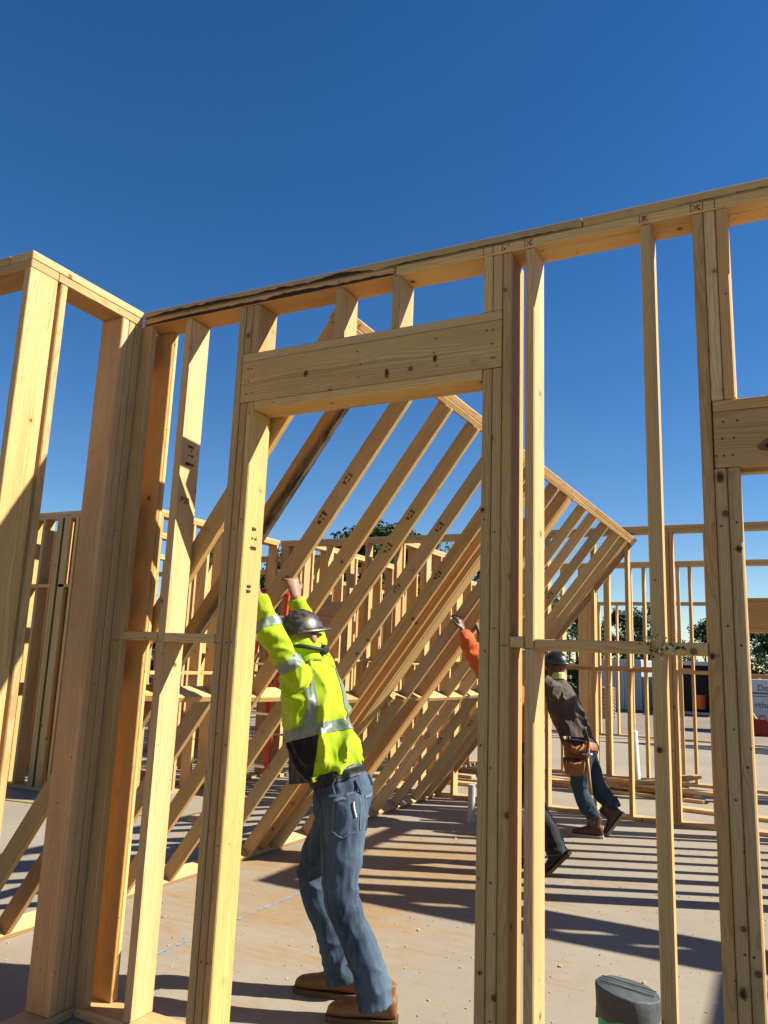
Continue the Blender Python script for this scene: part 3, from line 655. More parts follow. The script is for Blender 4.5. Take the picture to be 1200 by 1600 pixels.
# braces stripes down the back
for sgn in (1, -1):
    cc = V['chest']+Lf*(.085 if sgn > 0 else -.125)
    piece('reflective_tape', shm, slab(cc, Lf, .024)+[(cbelt+spine*.03, -(spine+Z*.5).normalized())], .0035, 'reflective_tape', sho, lambda q: (q-V['chest']).dot(F) < .11 and (q-V['head']).length > .135 and (q-V['shL']).length > .085 and (q-V['shR']).length > .085)
piece('black_panel', shm, [(cbelt-spine*.027, spine+Z*.5), (V['waist']+Vector((.89, .45, 0))*(-.085), Vector((.89, .45, -.1)))], .003, 'black_cloth', sho, lambda q: q.z < 1.2)
bl = V['waist']*.45+V['pelvis']*.55
piece('belt', trm, slab(Vector((-.665, .66, .995))-Vector((-.276, -.14, .95))*.008, (-.276, -.14, .95), .0215), .010, 'belt_leather', tro); bl = Vector((-.655, .66, .985))
# rear pockets and side seams, belt loops
def on_surface(me, p, d):
    from mathutils.bvhtree import BVHTree
    bv = BVHTree.FromPolygons([v.co.copy() for v in me.vertices], [list(q.vertices) for q in me.polygons]); return bv
from mathutils.bvhtree import BVHTree
bvh = BVHTree.FromPolygons([v.co.copy() for v in trm.vertices], [list(q.vertices) for q in trm.polygons])
def strip(path, wid, mat, parent, name, off=.004):
    """a narrow ribbon laid on the trousers; path: world points near the surface"""
    bm = bmesh.new(); prev = None
    pts = []
    for p in path:
        loc, nn, i, d = bvh.find_nearest(Vector(p)); pts.append((loc, nn))
    for i, (loc, nn) in enumerate(pts):
        tan = (pts[min(i+1, len(pts)-1)][0]-pts[max(i-1, 0)][0]).normalized(); s = tan.cross(nn).normalized()*wid/2
        cur = [bm.verts.new(loc+s+nn*(off*.2)), bm.verts.new(loc+s*.9+nn*off), bm.verts.new(loc-s*.9+nn*off), bm.verts.new(loc-s+nn*(off*.2))]
        if prev:
            for q in range(3): bm.faces.new((prev[q], prev[q+1], cur[q+1], cur[q]))
        prev = cur
    o = link(name, mesh_from_bm(bm), mat, parent, True); o.location = (0, 0, 0); return o
MAT['stitch'] = None; plain('stitch', (.10, .13, .165), .9); plain('denim_dark_seam', (.035, .055, .082), .9)
def lerp(a, b, n=12): return [Vector(a)*(1-i/n)+Vector(b)*(i/n) for i in range(n+1)]
for sgn in (1, -1):
    pc = V['pelvis']-F*.14+Lf*(.085*sgn)-Z*.06
    a, b, c_, d_ = pc+Lf*.068+Z*.055, pc-Lf*.068+Z*.055, pc-Lf*.058-Z*.075, pc+Lf*.058-Z*.075; e_ = pc-Z*.10
    strip(lerp(a, b)+[], .016, 'stitch', tro, 'pocket_hem', .005); strip(lerp(b, c_)+lerp(c_, e_)+lerp(e_, d_)+lerp(d_, a), .006, 'stitch', tro, 'pocket_seam', .003)
strip(lerp(V['pelvis']+Lf*.2+F*.02+Z*.03, V['hipL']+Lf*.15+F*.0)+lerp(V['hipL']+Lf*.15, V['kneeL']+Lf*.12)+lerp(V['kneeL']+Lf*.12, V['ankL']+Lf*.1), .007, 'denim_dark_seam', tro, 'side_seam', .002)
for ang in (0, 50, 100, -50, -100, 180):
    dv = (-F)*math.cos(R_(ang))+Lf*math.sin(R_(ang)); strip(lerp(bl+dv*.2+Z*.04, bl+dv*.2-Z*.028, 4), .012, 'denim_dark_seam', tro, 'belt_loop', .011)
strip(lerp(V['pelvis']-F*.2+Lf*.06-Z*.005, V['pelvis']-F*.2+Lf*.045-Z*.075, 5), .006, 'white_pvc', tro, 'drawstring', .008)
# collar and respirator with its strap
hd = V['head']; bm = bmesh.new(); tube(bm, [V['neck']-spine*.03, V['neck']+spine*.035], [(.074, .074), (.064, .066)], Lf, 16, 3); co = link('collar', remesh(bm, .007, 2), 'hi_vis', sho, True); co.location = (0, 0, 0)
rp = empty('respirator', (0, 0, 0)); rp.parent = root; rp.location = -root.location
bpy.data.objects.remove(rp)
bm = bmesh.new(); fc = Vector((.22, .96, 0)).normalized(); rs = Z.cross(fc).normalized(); upv = Vector((-.16, -.10, 1)).normalized()
for k in (-1, 1):
    q = hd+rs*k*.066-upv*.052+fc*.06; tube(bm, [q, q+rs*k*.024], [.027, .023], upv, 14, 2)
ellipsoid(bm, hd+fc*.085-upv*.05, (rs, fc, upv), (.048, .036, .045))
link('respirator', remesh(bm, .006, 2), 'black_rubber', root, True)
bm = bmesh.new(); pts = [hd+rs*math.sin(t)*.086-fc*math.cos(t)*.104-upv*(.05-.012*math.cos(t)) for t in np.linspace(-2.2, 2.2, 18)]; tube(bm, pts, [.010]*len(pts), upv, 6, 1); link('strap', mesh_from_bm(bm), 'black_rubber', root, True)
bm = bmesh.new(); q = hd+Z*.0-fc*.098-upv*.03; ellipsoid(bm, q, (rs, fc, upv), (.045, .016, .02)); ellipsoid(bm, hd-fc*.008-upv*.03, (rs, fc, upv), (.083, .098, .075)); ho = remesh(bm, .006, 2); link('hood', ho, 'hi_vis', root, True)

W2 = {'pelvis': (-.50, 4.95, .76), 'waist': (-.56, 4.95, .90), 'chest': (-.665, 4.95, 1.16), 'upper': (-.705, 4.95, 1.29), 'neck': (-.713, 4.95, 1.40), 'head': (-.735, 4.95, 1.505),
      'hipL': (-.495, 4.86, .70), 'kneeL': (-.49, 4.87, .39), 'ankL': (-.375, 4.87, .12), 'hipR': (-.49, 5.04, .70), 'kneeR': (-.36, 5.05, .41), 'ankR': (-.22, 5.06, .20),
      'shL': (-.72, 4.76, 1.28), 'elL': (-.86, 4.74, 1.40), 'wrL': (-.98, 4.80, 1.60), 'shR': (-.72, 5.14, 1.28), 'elR': (-.90, 5.18, 1.42), 'wrR': (-1.0, 5.14, 1.64)}
root2, V2, F2, Lf2, tro2, sho2, trm2, shm2 = person('person', 'worker in a brown T-shirt with a tool pouch, leaning forward in the back', W2, (-.95, .1, 0), (-.9, -.1, .1), 'dark_skin', 'brown_shirt', 'dark_denim', 'dark_leather', 'pale_sole',
    {'L': ((-.30, 4.90, 0), (-.575, 4.87, 0)), 'R': ((-.135, 5.08, .20), (-.285, 5.05, 0))}, ('hat_black', (-.1, 0, 1), 'black_rubber', .03), sleeve=.6, cuff=.058, cuff_up=.07, bh=.19, bw=.056,
    hands={'R': ((-.3, 0, .95), (-.6, 0, .4), 1., .6, -1), 'L': ((-.3, 0, .95), (-.6, 0, .4), 1., .6, 1)})
bm = bmesh.new(); tube(bm, [V2['neck']-Z*.01, V2['neck']+Z*.055+F2*.0], [(.078, .076), (.068, .07)], Lf2, 14, 3); link('neck_gaiter', remesh(bm, .008, 2), 'green_cloth', root2, True)
blt = V2['waist']*.5+V2['pelvis']*.5
piece('tool_belt', trm2, slab(blt+Z*.01, (.3, 0, 1), .03), .008, 'pouch_leather', tro2)
# pouch: two nested pockets with open tops on the near hip
pc = V2['pelvis']+Lf2*.19-F2*.03-Z*.05
pe = empty('tmp'); bpy.data.objects.remove(pe)
def pouch(c, wv, hv, dv, nrm):
    bm = bmesh.new(); n = Vector(nrm).normalized(); s = Z.cross(n).normalized(); out_, inn = [], []
    for zi, sc_ in ((-1, .62), (-.8, .9), (-.2, 1.), (1, 1.05)):
        ring = []
        for q in range(16):
            a = 2*math.pi*q/16; x, y = math.cos(a), math.sin(a)
            x = math.copysign(abs(x)**.6, x); y = math.copysign(abs(y)**.6, y)
            dip = -.5*hv*max(0, y)*(1-abs(x)**2) if zi == 1 else 0
            ring.append(bm.verts.new(Vector(c)+s*(x*wv*sc_)+n*(dv*(y+1)*.5*(1.1 if zi > 0 else .8))+Z*(hv*zi+dip)))
        out_.append(ring)
    for a, b in zip(out_[:-1], out_[1:]):
        for q in range(16): bm.faces.new((a[q], a[(q+1) % 16], b[(q+1) % 16], b[q]))
    bm.faces.new(out_[0][::-1])
    top = out_[-1]; inn = [bm.verts.new(v.co*.9+Vector(c)*.1-Z*hv*.5) for v in top]
    for q in range(16): bm.faces.new((top[q], top[(q+1) % 16], inn[(q+1) % 16], inn[q]))
    bm.faces.new(inn); return mesh_from_bm(bm)
tb = link('tool_pouch', pouch(pc+Z*.01, .115, .16, .085, Lf2-F2*.15), 'pouch_leather', root2, True)
t2 = link('pocket', pouch(pc+Lf2*.075-Z*.085, .095, .075, .055, Lf2-F2*.15), 'pouch_leather', tb, True); t2.location = (0, 0, 0)
bm = bmesh.new(); hp = pc-F2*.11+Lf2*.06; tube(bm, [hp+Z*.02, hp-Z*.30+F2*-.03], [.013, .015], F2, 10, 2); link('hammer_handle', mesh_from_bm(bm), 'handle_wood', root2, True)
bm = bmesh.new(); tube(bm, [hp+Z*.03+F2*.05, hp+Z*.03-F2*.045], [.016, .013], Z, 10, 2); link('hammer_head', mesh_from_bm(bm), 'steel', root2, True)
bm = bmesh.new(); ellipsoid(bm, pc+Lf2*.04+Z*.14, (F2, Lf2, Z), (.085, .02, .012)); link('cloth_rag', mesh_from_bm(bm), 'dark_denim', root2, True)

W3 = {'pelvis': (-.600, 3.40, .85), 'waist': (-.65, 3.4, 1.0), 'chest': (-.745, 3.4, 1.28), 'upper': (-.79, 3.4, 1.41), 'neck': (-.815, 3.4, 1.52), 'head': (-.85, 3.4, 1.625),
      'hipL': (-.59, 3.31, .78), 'kneeL': (-.47, 3.32, .45), 'ankL': (-.33, 3.36, .20), 'hipR': (-.60, 3.49, .78), 'kneeR': (-.72, 3.5, .44), 'ankR': (-.64, 3.5, .10),
      'shL': (-.80, 3.22, 1.40), 'elL': (-.93, 3.15, 1.585), 'wrL': (-1.035, 3.215, 1.755), 'shR': (-.81, 3.58, 1.40), 'elR': (-.93, 3.65, 1.55), 'wrR': (-1.03, 3.58, 1.76)}
person('person', 'worker in orange sleeves, mostly hidden behind the doorway studs', W3, (-.95, .1, 0), (-.9, 0, .1), 'dark_skin', 'orange_cloth', 'dark_pants', 'black_rubber', 'sole',
    {'L': ((-.235, 3.40, .17), (-.40, 3.36, 0)), 'R': ((-.56, 3.5, 0), (-.83, 3.47, 0))}, ('hat_black', (-.15, 0, 1), 'black_rubber', .03), cuff=.075,
    hands={'R': ((-.3, 0, .95), (-.6, 0, .4), 1., .6, -1), 'L': ((-.35, .05, .9), (-.7, .1, .3), 1.05, .55, 1)})

# ------------------------------------------------------------------ small things on the slab
def cyl(bm, a, b, r, seg=24, r2=None, sub=1): tube(bm, [a, b], [r, r2 or r], (1, .1, .05), seg, sub)
# taped plumbing riser in the foreground
pr = empty('plumbing_riser', (.64, .53, 0)); tag(pr, 'stubby green floor pipe with its top wrapped in dark grey tape', 'pipe')
c0 = Vector((.64, .53, 0))
def slanted(z0, zl, r, mat, name, lo=0., capm=True, wob=0.):
    bm = bmesh.new(); n = 40; rings = []
    for (f, rr) in ((0, r), (.35, r*1.0), (.7, r*1.0), (.94, r*1.0), (.985, r*.985), (1, r*.955)):
        ring = []
        for q in range(n):
            t = 2*math.pi*q/n; top = zl-.014*math.cos(t-.45)
            low = z0+(wob*math.sin(3*t+.8)+wob*.6*math.sin(7*t) if wob else 0)
            z = low+(top-low)*f; w_ = 1+(.018*math.sin(5*t+z*40)+.012*math.sin(11*t+2))*(1 if wob else 0)
            ring.append(bm.verts.new(c0+Vector((math.cos(t)*rr*w_, math.sin(t)*rr*w_, z))))
        rings.append(ring)
    for a, b in zip(rings[:-1], rings[1:]):
        for q in range(n): bm.faces.new((a[q], a[(q+1) % n], b[(q+1) % n], b[q]))
    cc = bm.verts.new(c0+Vector((0, 0, zl+.004)))
    for q in range(n): bm.faces.new((rings[-1][q], rings[-1][(q+1) % n], cc))
    return link(name, mesh_from_bm(bm), mat, pr, True)
slanted(0, .372, .105, 'green_pipe', 'pipe'); slanted(.288, .378, .112, 'grey_tape', 'tape_wrap', wob=.012)
for k, off in ((0, -.02), (1, .028)):       # tape edges across the lid
    bm = bmesh.new(); pts = [c0+Vector((x, off+x*.1, .3855-.014*(x/.112))) for x in np.linspace(-.095, .095, 7)]; tube(bm, pts, [(.003, .0015)]*7, (0, 1, 0), 6, 1); link('tape_edge', mesh_from_bm(bm), 'black_rubber', pr)
def riser(loc, r, h, mat, label, name='vent_pipe', lean=(0, 0)):
    bm = bmesh.new(); a = Vector(loc); b = a+Vector((lean[0], lean[1], h)); cyl(bm, a, b, r); cyl(bm, a+Vector((0, 0, -.0)), a+Vector((0, 0, .03)), r*1.25)
    o = link(name, mesh_from_bm(bm), mat); tag(o, label, 'pipe', 'plumbing pipes rising from the slab'); return o
riser((-1.53, 4.82, 0), .035, .35, 'grey_pipe', 'short grey pipe standing on the slab beside the doorway stud')
riser((-.50, 8.15, 0), .05, .72, 'white_pvc', 'tall white pipe rising beside the lumber pile', lean=(-.03, 0))
lp = riser((-6.35, 3.05, 0), .045, .30, 'white_pvc', 'white pipe with a black base at far left behind the corner posts')
bm = bmesh.new(); ellipsoid(bm, (-6.25, 2.95, .02), (Vector((1, 0, 0)), Vector((0, 1, 0)), Vector((0, 0, 1))), (.3, .14, .07)); tag(link('black_bag', remesh(bm, .02, 2), 'black_rubber', None, True), 'crumpled black bag on the slab beside the white pipe at far left', 'bag')
# offcuts
def offcut(cx, cy, L, ang, label, w=.089, t=T, z=0., group='loose lumber on the slab', tilt=0., col=None):
    d = Vector((math.cos(R_(ang))*math.cos(tilt), math.sin(R_(ang))*math.cos(tilt), math.sin(tilt))); s = Vector((-math.sin(R_(ang)), math.cos(R_(ang)), 0))
    o = board_m(None, 'board_offcut', (cx, cy, z+t/2+.002+abs(math.sin(tilt))*L/2), [d, s, d.cross(s)], [L, w, t], 'lumber', col); tag(o, label, 'board', group); return o
offcut(-3.15, 1.62, .42, -28, 'wood offcut lying on the slab seen between the left corner posts')
offcut(-3.55, 3.30, .22, 20, 'short wood block beside the yellow cord under the leaning frame', t=.06)
offcut(-1.02, 1.45, .10, 8, 'tiny wood block on the slab behind the yellow-shirted worker\'s shin', t=.03, w=.05)
offcut(.72, 6.85, 1.3, -5, 'long board lying flat behind the bottom plate at right', w=.14)
# lumber pile behind the worker in brown
pile = [(-1.05, 7.7, 2.4, -6, 0, .14, 0), (-.45, 7.62, 1.6, -3, 0, .14, 0), (-.9, 7.95, 2.2, 3, 0, .14, 0), (-.95, 7.75, 1.5, 2, .04, .14, 0), (-.35, 7.75, 1.7, -7, .085, .14, 0), (-.55, 7.9, 1.4, 14, .04, .14, .02),
        (-.35, 8.0, 1.2, 35, .05, .14, .10), (-.15, 8.05, 1.1, 48, .02, .14, .14), (-.85, 7.85, .9, -22, .085, .14, .05), (-.2, 7.85, .8, 28, .125, .09, .0), (-1.6, 7.8, 1.5, 4, 0, .14, 0), (-1.7, 7.95, 1.2, -3, .04, .14, 0)]
nm = ['lowest front', 'front right', 'lowest back', 'second layer', 'topmost long', 'slanting middle', 'propped right', 'steeply propped', 'crosswise left', 'short top', 'far left', 'upper left']
for q, nmx in zip(pile, nm): offcut(*q[:4], 'loose %s board of the lumber pile behind the brown-shirted worker' % nmx, w=q[5], z=q[4], tilt=q[6], group='loose boards of the lumber pile')
for i, (x, y, a) in enumerate([(-2.9, 6.9, 4), (-3.3, 7.6, -3), (-2.6, 8.2, 6), (-5.6, 7.4, 2), (-5.2, 4.6, 70)]):
    offcut(x, y, 1.6, a, ['long board lying just past the far stud wall', 'board lying between the two back walls', 'board lying at the foot of the second back wall', 'board lying beyond the far left wall', 'board lying along the left side wall'][i], w=.14)
# yellow cord on the slab
bm = bmesh.new(); pts = [(-5.9, 2.9, .006), (-5.2, 3.0, .006), (-4.6, 3.06, .006), (-4.0, 3.22, .006), (-3.6, 3.40, .006), (-3.42, 3.52, .006), (-3.30, 3.44, .03), (-3.42, 3.34, .04), (-3.52, 3.44, .02), (-3.4, 3.54, .006)]; tube(bm, pts, [.008]*len(pts), (0, 0, 1), 8, 5)
tag(link('yellow_cord', mesh_from_bm(bm), 'yellow_plastic', None, True), 'thin yellow cord trailing over the slab under the leaning frame', 'cord')
# wood chips and crumbs on the slab
bm = bmesh.new(); rr = random.Random(3)
for i in range(1300):
    x = rr.uniform(-3.2, 1.6); y = rr.uniform(.2, 5.2); s_ = rr.uniform(.003, .009)*(1.7 if rr.random() > .95 else 1); a = rr.uniform(0, 6.3)
    d1 = Vector((math.cos(a), math.sin(a), 0))*s_; d2 = Vector((-math.sin(a), math.cos(a), 0))*s_*rr.uniform(.2, .6); h = Vector((0, 0, s_*rr.uniform(.15, .5)))
    p = Vector((x, y, .001)); v = [bm.verts.new(p+q) for q in (d1+d2, d1-d2, -d1-d2, -d1+d2)]; t_ = [bm.verts.new(p+q*.8+h) for q in (d1+d2, d1-d2, -d1-d2, -d1+d2)]
    bm.faces.new(t_)
    for q in range(4): bm.faces.new((v[q], v[(q+1) % 4], t_[(q+1) % 4], t_[q]))
tag(link('wood_chips', mesh_from_bm(bm), 'pallet_wood'), 'scattered wood chips and crumbs on the concrete', 'wood chips', kind='stuff')
# blue layout chalk line
M = N('chalk', .9); v = M.n('ShaderNodeNewGeometry').outputs['Position']; f = M.ramp(M.noise(M.map(v, (2, 2, 1)), 5, 5, .7), .42, .6)
M.col((.22, .33, .45)); tr_ = M.n('ShaderNodeBsdfTransparent'); mx = M.n('ShaderNodeMixShader'); M.l(M.math('MULTIPLY', f, .75), mx.inputs[0]); M.l(tr_.outputs[0], mx.inputs[1]); M.l(M.b.outputs[0], mx.inputs[2]); M.l(mx.outputs[0], M.t.nodes['Material Output'].inputs[0]); MAT['chalk'] = M.m
def chalk(a, b, w_):
    a, b = Vector(a), Vector(b); d = (b-a).normalized(); s = Vector((-d.y, d.x, 0))*w_/2
    bm = bmesh.new(); bm.faces.new([bm.verts.new(q) for q in (a-s, b-s, b+s, a+s)]); o = link('chalk_line', mesh_from_bm(bm), 'chalk'); tag(o, kind='structure')
chalk((-1.72, .30, .004), (-1.66, 2.2, .004), .022); chalk((-.62, 2.0, .004), (-.18, 3.6, .004), .008); chalk((-.45, 2.0, .004), (-.02, 3.6, .004), .008)

# ------------------------------------------------------------------ orange stepladder behind the leaning frame
ld = empty('step_ladder', (-4.24, 5.25, 0)); tag(ld, 'orange fibreglass stepladder standing open behind the leaning frame', 'ladder')
def rail(a, b, name='rail', mat='ladder_orange', r=(.044, .022)): bm = bmesh.new(); tube(bm, [a, b], [r, r], (1, 0, 0), 8, 1); return link(name, mesh_from_bm(bm), mat, ld)
cx, cy = -4.24, 5.25
for sx in (-1, 1):
    rail(Vector((cx+sx*.26, cy-.42, 0)), Vector((cx+sx*.15, cy, 2.25))); rail(Vector((cx+sx*.24, cy+.40, 0)), Vector((cx+sx*.15, cy+.06, 2.2)))
for i in range(7):
    t = (i+1)/8; z = 2.25*t; wx = .26-.11*t; yy = cy-.42+.42*t
    bm = bmesh.new(); bm_box(bm, cx-wx, cx+wx, yy-.03, yy+.05, z-.012, z+.012); link('step', mesh_from_bm(bm), 'aluminium', ld)
    if i % 2: 
        wx = .24-.09*t; yy = cy+.40-.34*t; bm = bmesh.new(); bm_box(bm, cx-wx, cx+wx, yy-.012, yy+.012, z-.012, z+.012); link('brace', mesh_from_bm(bm), 'aluminium', ld)
bm = bmesh.new(); bm_box(bm, cx-.18, cx+.18, cy-.09, cy+.14, 2.23, 2.30, .01); link('top_cap', mesh_from_bm(bm), 'red_plastic', ld)

# ------------------------------------------------------------------ site beyond the slab
GZ = -.66
def container(x0, x1, y0, label, open_=True, h=2.59, dp=6):
    e = empty('shipping_container', ((x0+x1)/2, y0, GZ)); tag(e, label, 'container', 'white site containers')
    bm = bmesh.new(); z0, z1 = GZ+.15, GZ+h
    def wall_strip(p, q, n_=40):
        P, Q = Vector(p), Vector(q); d = (Q-P); L = d.length; d.normalize(); nn = Vector((d.y, -d.x, 0)); prev = None
        for i in range(n_*4+1):
            o_ = (0, 0, .035, .035)[i % 4]; c = P+d*(L*i/(n_*4))-nn*o_
            cur = (bm.verts.new((c.x, c.y, z0)), bm.verts.new((c.x, c.y, z1)))
            if prev: bm.faces.new((prev[0], cur[0], cur[1], prev[1]))
            prev = cur
    wall_strip((x0, y0+dp, 0), (x0, y0, 0)); wall_strip((x1, y0, 0), (x1, y0+dp, 0)); wall_strip((x1, y0+dp, 0), (x0, y0+dp, 0)); link('wall', mesh_from_bm(bm), 'container_white', e)
    bm = bmesh.new(); bm_box(bm, x0, x1, y0, y0+dp, z1, z1+.06); bm_box(bm, x0, x1, y0, y0+dp, z0-.12, z0); link('roof', mesh_from_bm(bm), 'container_white', e)
    bm = bmesh.new(); bm_box(bm, x0-.04, x0+.12, y0-.06, y0+.1, z0-.1, z1); bm_box(bm, x1-.12, x1+.04, y0-.06, y0+.1, z0-.1, z1); bm_box(bm, x0+.12, x1-.12, y0-.06, y0+.1, z1-.14, z1+.02); link('door_frame', mesh_from_bm(bm), 'container_white', e)
    bm = bmesh.new(); bm_box(bm, x0+.13, x1-.13, y0+.3, y0+.34, z0, z1-.05); link('inside_shade', mesh_from_bm(bm), 'container_shade', e)  # dark sheet standing in for the shade inside the container
    for sx, xx in ((-1, x0), (1, x1)):
        bm = bmesh.new(); 
        if open_: bm_box(bm, xx-.03 if sx < 0 else xx, xx if sx < 0 else xx+.03, y0-1.2, y0-.07, z0, z1-.1)
        else: bm_box(bm, (x0+.13 if sx < 0 else (x0+x1)/2+.01), ((x0+x1)/2-.01 if sx < 0 else x1-.13), y0-.03, y0+.02, z0, z1-.14)
        d_ = link('door', mesh_from_bm(bm), 'container_white', e)
        bm = bmesh.new(); yy = y0-.6 if open_ else y0-.05; xq = xx+sx*.04 if open_ else (x0+x1)/2+sx*.35
        cyl(bm, (xq, yy, z0), (xq, yy, z1-.15), .025, 8); r_ = link('lock_rod', mesh_from_bm(bm), 'steel', d_); r_.location = (0, 0, 0)
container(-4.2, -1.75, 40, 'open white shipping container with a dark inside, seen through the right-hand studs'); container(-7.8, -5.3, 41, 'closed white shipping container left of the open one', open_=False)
# white site trailer with lettering
tx, ty = .15, 29.5
tr = empty('site_trailer', (1.6, ty, GZ)); tag(tr, 'white cargo trailer with dark lettering at the right edge', 'trailer')
bm = bmesh.new(); bm_box(bm, tx, tx+3.4, ty, ty+1.8, GZ+.35, GZ+1.95, .04); link('box_body', mesh_from_bm(bm), 'sign_white', tr)
bm = bmesh.new(); bm_box(bm, tx+.02, tx+3.38, ty-.012, ty-.002, GZ+1.43, GZ+1.49); link('stripe', mesh_from_bm(bm), 'sign_green', tr)
bm = bmesh.new(); bm_box(bm, tx+.02, tx+3.38, ty-.012, ty-.002, GZ+1.34, GZ+1.36); link('panel_gap', mesh_from_bm(bm), 'sign_ink', tr)
def text(body, loc, size, mat, parent, rot=(math.pi/2, 0, 0), depth=.002, name='lettering', mtx=None):
    c = bpy.data.curves.new(name, 'FONT'); c.body = body; c.size = size; c.extrude = depth
    o = bpy.data.objects.new('t', c); COL.objects.link(o); dg = bpy.context.evaluated_depsgraph_get(); me = bpy.data.meshes.new_from_object(o.evaluated_get(dg)); bpy.data.objects.remove(o)
    Mx = mtx if mtx is not None else Matrix.Translation(Vector(loc)) @ Matrix.Rotation(rot[0], 4, 'X'); me.transform(Mx); me.materials.clear()
    return link(name, me, mat, parent)
text('Dorr', (.495, ty-.012, .895), .30, 'sign_ink', tr); text('rtha', (.40, ty-.012, .29), .30, 'sign_ink', tr)
for xx in (tx+1.4, tx+2.1):
    bm = bmesh.new(); tube(bm, [(xx, ty+.02, GZ+.33), (xx, ty+.24, GZ+.33)], [.33, .33], (0, 0, 1), 24, 1); link('wheel', mesh_from_bm(bm), 'tyre', tr)
def cone(x, y, label):
    bm = bmesh.new(); tube(bm, [(x, y, GZ+.03), (x, y, GZ+.7)], [.14, .03], (1, 0, 0), 16, 1); bm_box(bm, x-.19, x+.19, y-.19, y+.19, GZ, GZ+.035); tag(link('traffic_cone', mesh_from_bm(bm), 'orange_plastic'), label, 'cone')
cone(-4.1, 37.5, 'orange traffic cone in front of the open white container')
def fuel_can(x, y, label, mat='red_plastic', s=1.):
    e = empty('fuel_can', (x, y, GZ)); tag(e, label, 'fuel can', 'red cans on the ground')
    bm = bmesh.new(); bm_box(bm, x-.25*s, x+.25*s, y-.15, y+.15, GZ, GZ+.5*s, .05); link('can_body', mesh_from_bm(bm), mat, e); bm = bmesh.new(); tube(bm, [(x-.1*s, y, GZ+.48*s), (x-.2*s, y, GZ+.68*s)], [.05, .03], (0, 1, 0), 10, 1); link('spout', mesh_from_bm(bm), 'yellow_plastic', e)
    bm = bmesh.new(); tube(bm, [(x-.02*s, y, GZ+.49*s), (x+.02*s, y, GZ+.6*s), (x+.16*s, y, GZ+.6*s), (x+.2*s, y, GZ+.49*s)], [.02]*4, (0, 1, 0), 8, 2); link('can_handle', mesh_from_bm(bm), mat, e)
fuel_can(.55, 28.6, 'larger red can at the foot of the white trailer', s=1.15); fuel_can(1.5, 28.9, 'smaller red can farther along the white trailer')
bm = bmesh.new(); tube(bm, [(-2.35, 40.3, GZ+.3), (-2.35, 40.3, GZ+1.0)], [.25, .28], (1, 0, 0), 18, 1); tag(link('orange_bucket', mesh_from_bm(bm), 'orange_plastic'), 'orange bucket standing in the mouth of the open container', 'bucket')
# pallets and stock piles in the yard
def pallet_stack(x, y, nlay, label, w_=1.2):
    e = empty('pallet_stack', (x, y, GZ)); tag(e, label, 'pallet stack', 'stacks of pallets and lumber in the yard')
    for i in range(nlay):
        z = GZ+i*.15
        for j in range(3): board(e, 'bearer', x-w_/2, x+w_/2, y-.5+j*.45, y-.4+j*.45, z, z+.1, 'pallet_wood')
        for j in range(6): board(e, 'slat', x-w_/2+j*w_/6+.01, x-w_/2+(j+1)*w_/6-.03, y-.52, y+.52, z+.102, z+.124, 'pallet_wood')
pallet_stack(-5.9, 33, 9, 'tall stack of wooden pallets behind the brown-shirted worker'); pallet_stack(-8.2, 34, 6, 'lower stack of pallets left of the tall one', 1.4); pallet_stack(-12.5, 30, 7, 'stack of pallets far back behind the leaning frame', 1.4)

# ------------------------------------------------------------------ trees along the far edge of the site
def crown_mesh(seed, n=7000, pine=False):
    r = random.Random(seed); V_, F_ = [], []
    lobes = []
    for i in range(26):
        a = r.uniform(0, 6.28); h = r.uniform(.28, 1.0); rad = (.42*math.sin(min(1, (1.06-h)/.62)*1.45)+.05) * r.uniform(.35, 1.0)
        lobes.append((Vector((math.cos(a)*rad, math.sin(a)*rad, h)), r.uniform(.07, .17)))
    for i in range(n):
        c, s = r.choice(lobes); d = Vector((r.gauss(0, 1), r.gauss(0, 1), r.gauss(0, 1))).normalized()*s*r.random()**.4
        p = c+Vector((d.x, d.y, d.z*.7)); q = r.uniform(.008, .017); a = Vector((r.gauss(0, 1), r.gauss(0, 1), r.gauss(0, .6))).normalized(); b = a.orthogonal().normalized(); b.rotate(Matrix.Rotation(r.uniform(0, 6.28), 3, a))
        k = len(V_); V_ += [p+a*q*1.3, p+b*q*.7, p-a*q*1.3, p-b*q*.7]; F_.append((k, k+1, k+2, k+3))
    me = bpy.data.meshes.new('crown'); me.from_pydata([tuple(v) for v in V_], [], F_); me.materials.append(MAT['foliage']); return me
def trunk_mesh(seed):
    r = random.Random(seed); bm = bmesh.new(); top = Vector((r.uniform(-.03, .03), r.uniform(-.03, .03), .82)); tube(bm, [(0, 0, 0), (.01, 0, .25), (r.uniform(-.02, .02), .01, .5), top], [.026, .02, .015, .006], (1, 0, 0), 9, 3)
    for i in range(7):
        h = r.uniform(.3, .72); a = r.uniform(0, 6.28); l = r.uniform(.14, .3); tube(bm, [(0, 0, h), (math.cos(a)*l*.5, math.sin(a)*l*.5, h+.07), (math.cos(a)*l, math.sin(a)*l, h+.17)], [.009, .006, .003], (0, 0, 1), 6, 2)
    me = mesh_from_bm(bm); me.materials.append(MAT['bark']); return me
CR = [crown_mesh(i) for i in (1, 2, 3)]; TK = [trunk_mesh(i) for i in (1, 2, 3)]
trees = [(-34, 50, 9.5), (-30.5, 47, 9.0), (-27, 49, 10.2), (-24, 46, 11.0), (-21, 47, 10.0), (-18, 50, 9.3), (-15.5, 46, 5.8), (-13, 51, 6.4), (-10.2, 48, 5.4), (-7.6, 50, 5.2), (-5.2, 47, 5.4), (-2.8, 51, 4.4), (-.6, 48, 4.6), (1.2, 47, 4.4), (3.6, 50, 5.2), (-38, 47, 9), (-42, 50, 10), (-47, 45, 9), (-52, 48, 10)]
order = sorted(range(len(trees)), key=lambda i: trees[i][0])
